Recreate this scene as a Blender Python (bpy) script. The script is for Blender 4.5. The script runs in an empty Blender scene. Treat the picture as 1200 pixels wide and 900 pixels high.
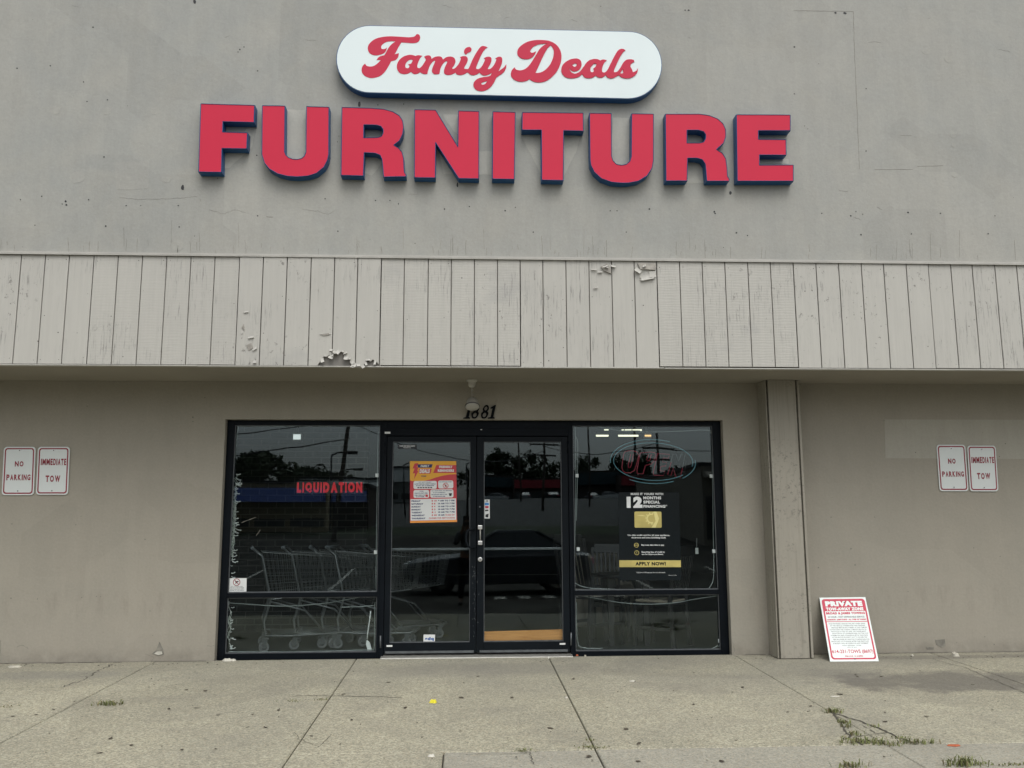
import bpy, bmesh, math, random
import numpy as np
from mathutils import Vector, Matrix
random.seed(11)
S = bpy.context.scene
COL = S.collection

# ------------------------------------------------------------------ camera
FPX, PITCH, YAW, ROLL, CAMY, CAMZ = 1040.0, 0.1552989, 0.0503177, -0.0039205, -8.8866, 1.2867
def basis():
    cy, sy, cp, sp = math.cos(YAW), math.sin(YAW), math.cos(PITCH), math.sin(PITCH)
    f = Vector((sy*cp, cy*cp, sp)); r = Vector((cy, -sy, 0)); u = r.cross(f)
    c, s = math.cos(ROLL), math.sin(ROLL)
    return r*c+u*s, u*c-r*s, f
CR, CU, CF = basis()
cd = bpy.data.cameras.new("camera"); co = bpy.data.objects.new("camera", cd); COL.objects.link(co)
cd.sensor_width = 36.0; cd.lens = 36.0*FPX/1200.0; cd.clip_end = 2000; cd.clip_start = 0.02
M = Matrix((CR, CU, -CF)).transposed().to_4x4(); M.translation = Vector((0, CAMY, CAMZ))
co.matrix_world = M; S.camera = co

# ------------------------------------------------------------------ sky, sun, exposure
W = bpy.data.worlds.new("World"); S.world = W; W.use_nodes = True
nt = W.node_tree; bg = nt.nodes["Background"]
sky = nt.nodes.new("ShaderNodeTexSky"); sky.sky_type = 'NISHITA'; sky.sun_disc = False
sky.sun_elevation = math.radians(58); sky.sun_rotation = math.radians(165)
sky.dust_density = 4.0; sky.air_density = 1.0; sky.ozone_density = 2.0
hs = nt.nodes.new("ShaderNodeHueSaturation"); hs.inputs['Saturation'].default_value = 0.22
nt.links.new(sky.outputs[0], hs.inputs['Color'])
# overcast: a nearly even bright sky
wtc = nt.nodes.new("ShaderNodeTexCoord"); wsx = nt.nodes.new("ShaderNodeSeparateXYZ"); nt.links.new(wtc.outputs['Generated'], wsx.inputs[0])
wmr = nt.nodes.new("ShaderNodeMapRange"); wmr.inputs['To Min'].default_value = 1.58; wmr.inputs['To Max'].default_value = 2.05; nt.links.new(wsx.outputs[2], wmr.inputs[0])
wmx = nt.nodes.new("ShaderNodeMix"); wmx.data_type = 'RGBA'; wmx.blend_type = 'MULTIPLY'; wmx.inputs[0].default_value = 1
nt.links.new(hs.outputs[0], wmx.inputs[6]); nt.links.new(wmr.outputs[0], wmx.inputs[7]); nt.links.new(wmx.outputs[2], bg.inputs[0])
bg.inputs[1].default_value = 0.12
sd = bpy.data.lights.new("sun", 'SUN'); sd.energy = 0.55; sd.angle = math.radians(35); sd.color = (1, 0.97, 0.92)
so = bpy.data.objects.new("sun", sd); COL.objects.link(so)
_d = Vector((math.sin(math.radians(165))*math.cos(math.radians(58)), math.cos(math.radians(165))*math.cos(math.radians(58)), math.sin(math.radians(58))))
so.rotation_euler = _d.to_track_quat('Z', 'Y').to_euler(); so.location = (6, -20, 30)
vs = S.view_settings; vs.view_transform = 'Standard'; vs.look = 'None'; vs.exposure = -0.12; vs.gamma = 1; vs.use_curve_mapping = False
S.cycles.max_bounces = 8; S.cycles.transparent_max_bounces = 12
try: S.cycles.use_denoising = True
except Exception: pass

# ------------------------------------------------------------------ pixel helpers (photo is 1200 x 900)
def ray(px, py): return CR*((px-600)/FPX) - CU*((py-450)/FPX) + CF
def P(px, py, y=0.0):
    d = ray(px, py); t = (y-CAMY)/d.y
    return Vector((t*d.x, y, CAMZ+t*d.z))
GS = 0.0287
def G(px, py, h=0.0):
    d = ray(px, py); t = (GS*CAMY+h-CAMZ)/(d.z-GS*d.y)
    return Vector((t*d.x, CAMY+t*d.y, CAMZ+t*d.z))
YG = 0.12
def REF(px, py, s):            # a point s metres out from the glass whose reflection shows at this pixel
    p = P(px, py, YG+s); return Vector((p.x, YG-s, p.z))
def gz(y):                      # height of the ground at distance -y in front of the wall
    s = -y
    if s < 5.8: return -GS*s
    if s < 13: return -0.30-0.012*(s-5.8)
    if s < 17: return -0.386+0.009*(s-13)**2
    if s < 65: return -0.242+0.072*(s-17)
    return 3.214+0.02*(s-65)

# ------------------------------------------------------------------ mesh helpers
def root_loc(o):
    while o.parent: o = o.parent
    return Vector(o.location)
class MB:
    def __init__(s): s.v = []; s.f = []
    def add(s, vs_, fs):
        n = len(s.v); s.v += [tuple(v) for v in vs_]; s.f += [tuple(i+n for i in f) for f in fs]; return s
    def hexa(s, p):  # 8 points: bottom loop 0-3, top loop 4-7
        return s.add(p, [(3,2,1,0),(4,5,6,7),(0,1,5,4),(1,2,6,5),(2,3,7,6),(3,0,4,7)])
    def box(s, x0, x1, y0, y1, z0, z1):
        return s.hexa([(x0,y0,z0),(x1,y0,z0),(x1,y1,z0),(x0,y1,z0),(x0,y0,z1),(x1,y0,z1),(x1,y1,z1),(x0,y1,z1)])
    def prism(s, pts, y0, y1):        # outline in x,z (any turn), front at y0
        n = len(pts)
        a = sum(pts[i][0]*pts[(i+1)%n][1]-pts[(i+1)%n][0]*pts[i][1] for i in range(n))
        if a < 0: pts = pts[::-1]
        v = [(p[0], y0, p[1]) for p in pts]+[(p[0], y1, p[1]) for p in pts]
        fs = [tuple(range(n)), tuple(range(2*n-1, n-1, -1))]
        fs += [(i, i+n, (i+1)%n+n, (i+1)%n) for i in range(n)]
        return s.add(v, fs)
    def tube(s, pts, r, k=6, cap=True):
        pts = [Vector(p) for p in pts]; n = len(pts)
        if n < 2: return s
        rs = r if isinstance(r, (list, tuple)) else [r]*n
        rings = []; ref = None
        for i, p in enumerate(pts):
            t = (pts[min(i+1, n-1)]-pts[max(i-1, 0)])
            if t.length < 1e-9: t = Vector((0, 0, 1))
            t.normalize()
            if ref is None:
                ref = Vector((0, 0, 1)) if abs(t.z) < .9 else Vector((1, 0, 0))
            a = t.cross(ref)
            if a.length < 1e-6: a = t.cross(Vector((0, 1, 0.3)))
            a.normalize(); b = a.cross(t).normalized(); ref = b
            rings.append([p+(a*math.cos(2*math.pi*j/k)+b*math.sin(2*math.pi*j/k))*rs[i] for j in range(k)])
        v = [q for R_ in rings for q in R_]; fs = []
        for i in range(n-1):
            for j in range(k):
                fs.append((i*k+j, i*k+(j+1)%k, (i+1)*k+(j+1)%k, (i+1)*k+j))
        if cap: fs.append(tuple(range(k-1, -1, -1))); fs.append(tuple(range((n-1)*k, n*k)))
        return s.add(v, fs)
    def lathe(s, prof, c, axis='z', k=20):    # prof [(r, h)], axis z or y
        v = []; n = len(prof)
        for (r, h) in prof:
            for j in range(k):
                a = 2*math.pi*j/k
                if axis == 'z': v.append((c[0]+r*math.cos(a), c[1]+r*math.sin(a), c[2]+h))
                else: v.append((c[0]+r*math.cos(a), c[1]+h, c[2]+r*math.sin(a)))
        fs = []
        for i in range(n-1):
            for j in range(k): fs.append((i*k+j, i*k+(j+1)%k, (i+1)*k+(j+1)%k, (i+1)*k+j))
        fs.append(tuple(range(k-1, -1, -1))); fs.append(tuple(range((n-1)*k, n*k)))
        return s.add(v, fs)
    def torus(s, c, R_, r, axis='y', k=20, m=8):
        v = []; fs = []
        for i in range(k):
            a = 2*math.pi*i/k
            for j in range(m):
                b = 2*math.pi*j/m; q = R_+r*math.cos(b)
                if axis == 'y': v.append((c[0]+q*math.cos(a), c[1]+r*math.sin(b), c[2]+q*math.sin(a)))
                elif axis == 'x': v.append((c[0]+r*math.sin(b), c[1]+q*math.cos(a), c[2]+q*math.sin(a)))
                else: v.append((c[0]+q*math.cos(a), c[1]+q*math.sin(a), c[2]+r*math.sin(b)))
        for i in range(k):
            for j in range(m): fs.append((i*m+j, i*m+(j+1)%m, ((i+1)%k)*m+(j+1)%m, ((i+1)%k)*m+j))
        return s.add(v, fs)
    def build(s, name, mat, parent=None, origin=None, smooth=False, bevel=0, fix=True):
        o0 = root_loc(parent) if parent else Vector(origin or (0, 0, 0))
        me = bpy.data.meshes.new(name)
        me.from_pydata([(v[0]-o0.x, v[1]-o0.y, v[2]-o0.z) for v in s.v], [], s.f); me.update()
        if fix:
            bm = bmesh.new(); bm.from_mesh(me); bmesh.ops.recalc_face_normals(bm, faces=bm.faces); bm.to_mesh(me); bm.free()
        if smooth:
            for p in me.polygons: p.use_smooth = True
        o = bpy.data.objects.new(name, me); COL.objects.link(o); me.materials.append(mat)
        if parent: o.parent = parent
        else: o.location = o0
        if bevel:
            b = o.modifiers.new("bevel", 'BEVEL'); b.width = bevel; b.segments = 2; b.limit_method = 'ANGLE'
        return o
def wear(name, mb, mat, target):       # marks that belong to a surface go into that surface's own mesh
    me = target.data; me.materials.append(mat); k = len(me.materials)-1
    bm = bmesh.new()
    vs_ = [bm.verts.new(v) for v in mb.v]
    for f in mb.f:
        try: bm.faces.new([vs_[i] for i in f]).material_index = k
        except ValueError: pass
    bmesh.ops.recalc_face_normals(bm, faces=bm.faces)
    tmp = bpy.data.meshes.new("temporary"); bm.to_mesh(tmp); bm.free()
    bm = bmesh.new(); bm.from_mesh(me); bm.from_mesh(tmp); bm.to_mesh(me); bm.free(); bpy.data.meshes.remove(tmp)
def tag(o, label=None, cat=None, group=None, kind=None):
    if label: o['label'] = label
    if cat: o['category'] = cat
    if group: o['group'] = group
    if kind: o['kind'] = kind
    return o
def empty(name, loc, label, cat, group=None):
    o = bpy.data.objects.new(name, None); COL.objects.link(o); o.location = loc; o.empty_display_size = 0.2
    return tag(o, label, cat, group)
def copy_tree(o, parent=None):
    c = o.copy(); COL.objects.link(c)
    if parent: c.parent = parent
    for ch in list(o.children): copy_tree(ch, c)
    return c

def curve_geo(cu, mapf):
    ob = bpy.data.objects.new("temporary", cu); COL.objects.link(ob)
    dg = bpy.context.evaluated_depsgraph_get(); dg.update()
    me = bpy.data.meshes.new_from_object(ob.evaluated_get(dg))
    v = [tuple(q.co) for q in me.vertices]; f = [tuple(p.vertices) for p in me.polygons]
    bpy.data.objects.remove(ob); bpy.data.meshes.remove(me)
    return v, f
def outline(mb, loops, y0, y1, offset=0.0):     # loops in x,z with holes; front y0, back y1
    cu = bpy.data.curves.new("outline", 'CURVE'); cu.dimensions = '2D'; cu.fill_mode = 'BOTH'
    cu.extrude = abs(y1-y0)/2; cu.offset = offset
    for L in loops:
        sp = cu.splines.new('POLY'); sp.points.add(len(L)-1); sp.use_cyclic_u = True
        for i, p in enumerate(L): sp.points[i].co = (p[0], p[1], 0, 1)
    v, f = curve_geo(cu, None); bpy.data.curves.remove(cu)
    yc = (y0+y1)/2
    return mb.add([(q[0], yc-q[2], q[1]) for q in v], f)
_tc = {}
def text_geo(body, bold, shear=0.0, res=3, align='LEFT'):
    key = (body, bold, shear, res, align)
    if key not in _tc:
        cu = bpy.data.curves.new("text", 'FONT'); cu.body = body; cu.size = 1; cu.offset = bold; cu.shear = shear
        cu.resolution_u = res; cu.align_x = align; cu.space_line = 0.95
        if bold > .02: cu.space_character = 1+bold*2.2
        v, f = curve_geo(cu, None); bpy.data.curves.remove(cu)
        a = np.array(v); lo = a[:, :2].min(0); hi = a[:, :2].max(0)
        _tc[key] = ((a[:, :2]-lo)/(hi-lo), f)
    return _tc[key]
def text_on(mb, body, u0, v0, u1, v1, at, h, bold=0.02, shear=0.0, res=3, align='LEFT'):
    """text filling the box u0..u1, v0..v1 (v down) of a sheet; at(u, v, h) gives the point, h metres proud"""
    q, f = text_geo(body, bold, shear, res, align)
    return mb.add([at(u0+(u1-u0)*a, v1+(v0-v1)*b, h) for a, b in q], f)
def sheet_at(q, n):              # q: four corners TL TR BR BL as vectors, n: outward normal
    tl, tr, br, bl = q
    def at(u, v, h=0.0): return (tl*(1-u)+tr*u)*(1-v)+(bl*(1-u)+br*u)*v+n*h
    return at
def slab(mb, at, u0, v0, u1, v1, h0, h1):
    return mb.hexa([at(u0, v1, h0), at(u1, v1, h0), at(u1, v0, h0), at(u0, v0, h0), at(u0, v1, h1), at(u1, v1, h1), at(u1, v0, h1), at(u0, v0, h1)])
def poly_slab(mb, at, pts, h0, h1):
    n = len(pts)
    v = [at(p[0], p[1], h1) for p in pts]+[at(p[0], p[1], h0) for p in pts]
    return mb.add(v, [tuple(range(n)), tuple(range(2*n-1, n-1, -1))]+[(i, i+n, (i+1)%n+n, (i+1)%n) for i in range(n)])
def rrect(u0, v0, u1, v1, ru, rv, k=5):
    out = []
    for cx, cy, a0 in ((u1-ru, v0+rv, -90), (u1-ru, v1-rv, 0), (u0+ru, v1-rv, 90), (u0+ru, v0+rv, 180)):
        for i in range(k+1):
            a = math.radians(a0+90*i/k); out.append((cx+ru*math.cos(a), cy+rv*math.sin(a)))
    return out
def smooth_loop(pts, n=4):       # Catmull-Rom through traced points; a third value marks a corner
    out = []; N = len(pts)
    for i in range(N):
        p1 = pts[i]; p2 = pts[(i+1)%N]; p0 = pts[i-1]; p3 = pts[(i+2)%N]
        m1 = np.array([0., 0.]) if len(p1) > 2 else (np.array(p2[:2])-np.array(p0[:2]))*.5
        m2 = np.array([0., 0.]) if len(p2) > 2 else (np.array(p3[:2])-np.array(p1[:2]))*.5
        a = np.array(p1[:2], float); b = np.array(p2[:2], float)
        if len(p1) > 2: m1 = (b-a)*.6
        if len(p2) > 2: m2 = (b-a)*.6
        for k in range(n):
            t = k/n
            out.append(tuple((2*t**3-3*t*t+1)*a+(t**3-2*t*t+t)*m1+(-2*t**3+3*t*t)*b+(t**3-t*t)*m2))
    return out

# ------------------------------------------------------------------ materials
def nodes(name):
    m = bpy.data.materials.new(name); m.use_nodes = True
    t = m.node_tree; b = t.nodes["Principled BSDF"]
    return m, t, b
def N(t, kind, **kw):
    n = t.nodes.new(kind)
    for k, v in kw.items():
        if k in ('operation', 'blend_type', 'data_type', 'feature', 'wave_type', 'bands_direction', 'interpolation_type', 'distance', 'wave_profile'): setattr(n, k, v)
        else: n.inputs[k].default_value = v
    return n
def flat(name, col, rough=.6, metal=0.0, var=.08, scale=6, emit=None, spec=.5, bump=0.0, bscale=60):
    m, t, b = nodes(name)
    b.inputs['Roughness'].default_value = rough; b.inputs['Metallic'].default_value = metal
    b.inputs['Specular IOR Level'].default_value = spec
    tc = t.nodes.new('ShaderNodeTexCoord')
    nz = N(t, 'ShaderNodeTexNoise', Scale=scale, Detail=5.0); t.links.new(tc.outputs['Object'], nz.inputs['Vector'])
    mr = N(t, 'ShaderNodeMapRange', **{'From Min': .3, 'From Max': .7, 'To Min': 1-var, 'To Max': 1+var}); t.links.new(nz.outputs[0], mr.inputs[0])
    mx = t.nodes.new('ShaderNodeMix'); mx.data_type = 'RGBA'; mx.blend_type = 'MULTIPLY'; mx.inputs[0].default_value = 1
    mx.inputs[6].default_value = (*col, 1); t.links.new(mr.outputs[0], mx.inputs[7]); t.links.new(mx.outputs[2], b.inputs['Base Color'])
    if bump:
        n2 = N(t, 'ShaderNodeTexNoise', Scale=bscale, Detail=4.0); t.links.new(tc.outputs['Object'], n2.inputs['Vector'])
        bp = N(t, 'ShaderNodeBump', Strength=bump, Distance=.004); t.links.new(n2.outputs[0], bp.inputs['Height']); t.links.new(bp.outputs[0], b.inputs['Normal'])
    if emit:
        b.inputs['Emission Color'].default_value = (*emit[0], 1); b.inputs['Emission Strength'].default_value = emit[1]
    return m
class Tree:        # small colour-graph builder
    def __init__(s, name, rough=.85, spec=.3):
        s.m, s.t, s.b = nodes(name); s.b.inputs['Roughness'].default_value = rough; s.b.inputs['Specular IOR Level'].default_value = spec
        s.tc = s.t.nodes.new('ShaderNodeTexCoord'); s.h = None
    def L(s, a, b): s.t.links.new(a, b)
    def vec(s, scale=(1, 1, 1), rot=(0, 0, 0)):
        mp = s.t.nodes.new('ShaderNodeMapping'); mp.inputs['Scale'].default_value = scale; mp.inputs['Rotation'].default_value = rot
        s.L(s.tc.outputs['Object'], mp.inputs[0]); return mp.outputs[0]
    def noise(s, scale, detail=6, rough=.6, v=None, dist=0.0):
        n = N(s.t, 'ShaderNodeTexNoise', Scale=scale, Detail=detail, Roughness=rough, Distortion=dist); s.L(v or s.tc.outputs['Object'], n.inputs['Vector']); return n.outputs[0]
    def ramp(s, f, a, b, lo=0.0, hi=1.0, smooth=False):
        m = N(s.t, 'ShaderNodeMapRange', **{'From Min': a, 'From Max': b, 'To Min': lo, 'To Max': hi})
        if smooth: m.interpolation_type = 'SMOOTHSTEP'
        s.L(f, m.inputs[0]); return m.outputs[0]
    def math(s, op, a, b):
        n = s.t.nodes.new('ShaderNodeMath'); n.operation = op
        for i, q in enumerate((a, b)):
            if isinstance(q, (int, float)): n.inputs[i].default_value = q
            else: s.L(q, n.inputs[i])
        return n.outputs[0]
    def mix(s, f, a, b, mode='MIX'):
        m = s.t.nodes.new('ShaderNodeMix'); m.data_type = 'RGBA'; m.blend_type = mode
        if isinstance(f, (int, float)): m.inputs[0].default_value = f
        else: s.L(f, m.inputs[0])
        for i, q in ((6, a), (7, b)):
            if isinstance(q, tuple): m.inputs[i].default_value = (*q, 1)
            else: s.L(q, m.inputs[i])
        return m.outputs[2]
    def sep(s):
        n = s.t.nodes.new('ShaderNodeSeparateXYZ'); s.L(s.tc.outputs['Object'], n.inputs[0]); return n.outputs
    def bump(s, h, strength=.3, dist=.01):
        bp = N(s.t, 'ShaderNodeBump', Strength=strength, Distance=dist); s.L(h, bp.inputs['Height'])
        if s.h is not None: s.L(s.h, bp.inputs['Normal'])
        s.h = bp.outputs[0]; s.L(s.h, s.b.inputs['Normal'])
    def done(s, c): s.L(c, s.b.inputs['Base Color']); return s.m
    def spots(s, scale, size, v=None, dens=.5):   # sparse dark specks
        vo = N(s.t, 'ShaderNodeTexVoronoi', Scale=scale); vo.feature = 'F1'; s.L(v or s.tc.outputs['Object'], vo.inputs['Vector'])
        d = s.ramp(vo.outputs['Distance'], size, size*1.4, 1, 0)
        sp = s.t.nodes.new('ShaderNodeSeparateColor'); s.L(vo.outputs['Color'], sp.inputs[0])
        k = s.ramp(sp.outputs[0], dens, dens+.01, 1, 0)
        return s.math('MULTIPLY', d, k)

def wall_mat(name, base, cool, warm, dirt_band=False):
    T = Tree(name, .82, .35)
    big = T.ramp(T.noise(.55, 5, .55), .35, .65)
    c = T.mix(big, tuple(base), tuple(cool))
    med = T.ramp(T.noise(2.3, 8, .62, dist=.6), .42, .7)
    c = T.mix(T.math('MULTIPLY', med, .55), c, tuple(warm))
    roller = T.ramp(T.noise(1.0, 6, .7, T.vec((7, 7, 1.1))), .35, .7, .975 if dirt_band else .95, 1.02 if dirt_band else 1.04)
    c = T.mix(1.0, c, roller, 'MULTIPLY')
    fine = T.ramp(T.noise(46, 5, .7), .3, .7, .95, 1.05); c = T.mix(1.0, c, fine, 'MULTIPLY')
    rect = N(T.t, 'ShaderNodeTexVoronoi', Scale=.9); rect.distance = 'CHEBYCHEV'; T.L(T.vec((1.0, .01, 1.3)), rect.inputs['Vector'])
    sc = T.t.nodes.new('ShaderNodeSeparateColor'); T.L(rect.outputs['Color'], sc.inputs[0])
    c = T.mix(1.0, c, T.ramp(sc.outputs[1], 0, 1, .965, 1.03), 'MULTIPLY')
    if dirt_band:
        z = T.sep()[2]
        band = T.math('MULTIPLY', T.ramp(z, .30, .50, 0, 1, True), T.ramp(z, .58, .70, 1, 0, True))
        n = T.ramp(T.noise(1.0, 7, .7, T.vec((9, 9, 2.2))), .5, .72)
        c = T.mix(T.math('MULTIPLY', T.math('MULTIPLY', band, n), .26), c, (.14, .12, .10))
        low = T.math('MULTIPLY', T.ramp(z, .02, .16, 1, 0, True), T.ramp(T.noise(5, 7, .7), .35, .65))
        c = T.mix(T.math('MULTIPLY', low, .45), c, (.13, .115, .095))
    sp = T.spots(5.5, .022, T.vec((1, .05, 1)), .35); c = T.mix(T.math('MULTIPLY', sp, .8), c, (.03, .028, .025))
    sp = T.spots(13, .03, T.vec((1, .05, 1)), .10); c = T.mix(T.math('MULTIPLY', sp, .7), c, (.05, .045, .04))
    T.bump(T.noise(24, 6, .65), .22, .012); T.bump(T.noise(1.6, 4, .5), .25, .05)
    return T.done(c)
M_UP = wall_mat("upper_wall_paint", (.365, .36, .325), (.335, .34, .315), (.39, .38, .335))
M_LOW = wall_mat("lower_wall_paint", (.315, .292, .240), (.298, .280, .232), (.335, .307, .252), True)
M_PATCH = wall_mat("patch_paint", (.44, .435, .385), (.42, .42, .38), (.46, .44, .39))
M_PATCH3 = wall_mat("old_patch_paint", (.375, .37, .33), (.35, .35, .322), (.40, .39, .345))
M_PATCH2 = wall_mat("repaint_patch_paint", (.365, .350, .295), (.35, .337, .287), (.38, .357, .30))

def siding_mat(name, ribbed):
    T = Tree(name, .7, .4)
    c = T.mix(T.ramp(T.noise(.8, 5), .35, .65), (.47, .46, .415), (.445, .435, .395))
    c = T.mix(1.0, c, T.ramp(T.noise(1, 7, .7, T.vec((30, 30, 1.6))), .3, .7, .95, 1.04), 'MULTIPLY')
    cr = T.ramp(T.noise(1, 8, .75, T.vec((85, 85, 4.5))), .55, .63)
    area = T.ramp(T.noise(1.6, 5, .6), .46, .58)
    c = T.mix(T.math('MULTIPLY', T.math('MULTIPLY', cr, area), .75), c, (.16, .155, .145))
    pe = T.ramp(T.noise(19, 9, .78, T.vec((1, 1, .7))), .60, .615); ar2 = T.ramp(T.noise(1.0, 3, .5), .53, .61)
    c = T.mix(T.math('MULTIPLY', T.math('MULTIPLY', pe, ar2), .8), c, (.17, .16, .145))
    sm = T.ramp(T.noise(.9, 4, .6, T.vec((1, 1, 1.6))), .60, .75)
    c = T.mix(T.math('MULTIPLY', sm, .5), c, (.27, .27, .27))
    sp = T.spots(7, .035, T.vec((1, .05, 1)), .6); c = T.mix(T.math('MULTIPLY', sp, .85), c, (.06, .055, .05))
    sp = T.spots(22, .05, T.vec((1, .05, .8)), .10); c = T.mix(T.math('MULTIPLY', sp, .6), c, (.12, .115, .105))
    if ribbed:
        w = N(T.t, 'ShaderNodeTexWave', Scale=12.0, Distortion=5.0, **{'Detail': 3.0, 'Detail Scale': 2.5}); w.wave_type = 'BANDS'; w.bands_direction = 'Z'; T.L(T.vec((.25, .25, 1)), w.inputs['Vector'])
        T.bump(w.outputs['Fac'], .10, .006)
        c = T.mix(1.0, c, T.ramp(w.outputs['Fac'], 0, .5, .975, 1.0), 'MULTIPLY')
    T.bump(T.noise(1, 6, .7, T.vec((45, 45, 4))), .2, .006)
    return T.done(c)
M_SID = siding_mat("siding_paint", False); M_RIB = siding_mat("sawn_siding_paint", True)
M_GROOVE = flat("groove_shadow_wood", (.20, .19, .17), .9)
M_RAW = flat("bare_weathered_wood", (.36, .34, .30), .9, var=.3, scale=14)
M_TRIM = flat("trim_paint", (.43, .42, .38), .6, var=.1, scale=5)
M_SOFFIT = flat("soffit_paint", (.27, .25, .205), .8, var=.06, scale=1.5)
M_COLUMN = None
def column_mat():
    T = Tree("column_board_paint", .75, .35)
    c = T.mix(T.ramp(T.noise(1.5, 5), .35, .65), (.325, .305, .252), (.295, .277, .23))
    st = T.ramp(T.noise(1, 8, .72, T.vec((38, 38, 1.3))), .5, .75)
    c = T.mix(T.math('MULTIPLY', st, .75), c, (.21, .19, .155))
    wn = T.math('MULTIPLY', T.ramp(T.noise(30, 8, .75), .54, .62), T.ramp(T.noise(2.0, 3), .46, .56))
    c = T.mix(T.math('MULTIPLY', wn, .7), c, (.15, .14, .12))
    T.bump(T.noise(1, 7, .7, T.vec((50, 50, 2.5))), .3, .006)
    return T.done(c)
M_COLUMN = column_mat()

def concrete_mat(name, a, b_, agg, stains=()):
    T = Tree(name, .92, .08)
    c = T.mix(T.ramp(T.noise(.9, 6, .6), .35, .65), tuple(a), tuple(b_))
    vo = N(T.t, 'ShaderNodeTexVoronoi', Scale=115.0); T.L(T.tc.outputs['Object'], vo.inputs['Vector'])
    sp = T.t.nodes.new('ShaderNodeSeparateColor'); T.L(vo.outputs['Color'], sp.inputs[0])
    c = T.mix(1.0, c, T.ramp(sp.outputs[0], 0, 1, 1-agg, 1+agg), 'MULTIPLY')
    tint = T.ramp(sp.outputs[1], .78, .9, 0, .35); c = T.mix(tint, c, (.40, .33, .22))
    dk = T.ramp(sp.outputs[2], .93, .95, 0, .5); c = T.mix(dk, c, (.12, .115, .10))
    c = T.mix(1.0, c, T.ramp(T.noise(38, 6, .75), .3, .7, 1-agg*.8, 1+agg*.8), 'MULTIPLY')
    c = T.mix(T.math('MULTIPLY', T.ramp(T.noise(1.5, 7, .65, dist=.8), .48, .72), .42), c, (.20, .19, .16))
    c = T.mix(T.math('MULTIPLY', T.ramp(T.noise(.45, 4, .55), .5, .68), .30), c, (.24, .235, .20))
    gum = T.spots(2.6, .035, T.vec((1, 1, .05)), .5); c = T.mix(T.math('MULTIPLY', gum, .45), c, (.13, .12, .10))
    o = T.sep()
    if stains:
        nw = T.math('ADD', o[1], T.ramp(T.noise(1.6, 6, .6), .3, .7, -.5, .5)); c = T.mix(T.ramp(nw, -1.3, -.3, 0, .30, True), c, (.20, .195, .17))
        pb = N(T.t, 'ShaderNodeTexVoronoi', Scale=.5); T.L(T.tc.outputs['Object'], pb.inputs['Vector']); sl = T.t.nodes.new('ShaderNodeSeparateColor'); T.L(pb.outputs['Color'], sl.inputs[0]); c = T.mix(1.0, c, T.ramp(sl.outputs[0], 0, 1, .94, 1.05), 'MULTIPLY')
    for (x, y, rx, ry, k, col) in stains:
        dx = T.math('DIVIDE', T.math('SUBTRACT', o[0], x), rx); dy = T.math('DIVIDE', T.math('SUBTRACT', o[1], y), ry)
        d = T.math('ADD', T.math('MULTIPLY', dx, dx), T.math('MULTIPLY', dy, dy))
        d = T.math('ADD', d, T.ramp(T.noise(3.2, 6, .65), .3, .7, -.6, .6))
        c = T.mix(T.ramp(d, .2, 1.2, k, 0, True), c, col)
    T.bump(T.noise(120, 4, .7), .35, .004); T.bump(T.noise(4, 5, .6), .2, .02)
    return T.done(c)
_st = []
for px, py, rx, ry, k, col in ((1125, 798, 1.25, .48, .75, (.13, .122, .108)), (985, 790, .55, .30, .4, (.17, .16, .14)), (560, 785, 1.4, .35, .35, (.19, .18, .155)),
                               (840, 800, .7, .5, .3, (.19, .18, .155)), (60, 792, .8, .22, .45, (.20, .195, .17)), (300, 800, .8, .4, .2, (.20, .19, .16)), (1090, 770, 1.6, .12, .5, (.15, .14, .12))):
    g = G(px, py); _st.append((g.x, g.y, rx, ry, k, col))
M_WALK = concrete_mat("exposed_aggregate_concrete", (.36, .343, .258), (.315, .302, .232), .30, _st)
M_WALK2 = concrete_mat("smooth_grey_concrete", (.335, .325, .265), (.30, .29, .24), .18)
M_JOINT = flat("joint_dirt", (.075, .068, .052), .95, var=.4, scale=20)
M_CRACK = flat("crack_dirt", (.20, .19, .16), .95, var=.3, scale=20)
M_CRACK3 = flat("fine_wall_crack", (.235, .225, .195), .95)
M_CRACK2 = flat("dark_nail_head", (.07, .065, .058), .9)
M_CHIP = flat("pale_mortar", (.55, .53, .46), .9, var=.2, scale=30)
M_ASPH = concrete_mat("asphalt", (.034, .035, .034), (.026, .027, .027), .25)
M_ROAD = flat("worn_pavement", (.10, .10, .095), .9, var=.2, scale=2)
M_PAINTLINE = flat("pavement_paint", (.55, .53, .47), .8, var=.2, scale=8)
M_GRASSG = flat("verge_grass", (.05, .065, .03), .95, var=.4, scale=1)
M_CURB = concrete_mat("curb_concrete", (.33, .32, .27), (.29, .285, .24), .12)
M_FRAME = flat("black_aluminium", (.0035, .0055, .008), .5, 0, var=.15, scale=5, spec=.10)
M_FRAME2 = flat("black_door_aluminium", (.0045, .0070, .0095), .48, 0, var=.15, scale=5, spec=.12)
M_ALU = flat("mill_aluminium", (.36, .355, .32), .45, .55, var=.12, scale=20)
M_DKALU = flat("worn_grey_metal", (.12, .13, .135), .5, .5, var=.2, scale=20)
M_CHROME = flat("satin_steel", (.72, .72, .70), .3, .85, var=.05)
M_BLACKPL = flat("black_plastic", (.012, .012, .013), .4)
M_NUM = flat("matt_black_numeral", (.006, .008, .010), .7, spec=.05)
M_WHITEPL = flat("white_plastic", (.70, .72, .70), .5)
M_SIGNW = flat("white_sign_face", (.74, .83, .825), .35, var=.02, scale=2)
M_RED = flat("red_sign_acrylic", (.60, .028, .066), .5, var=.03, scale=1.5, spec=.18)
M_REDV = flat("red_vinyl", (.57, .034, .075), .5, var=.02, spec=.2)
M_BLUE = flat("navy_sign_return", (.008, .075, .21), .4, var=.06)
M_SHEET = flat("white_sign_sheet", (.66, .70, .68), .45, var=.03, scale=3)
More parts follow.
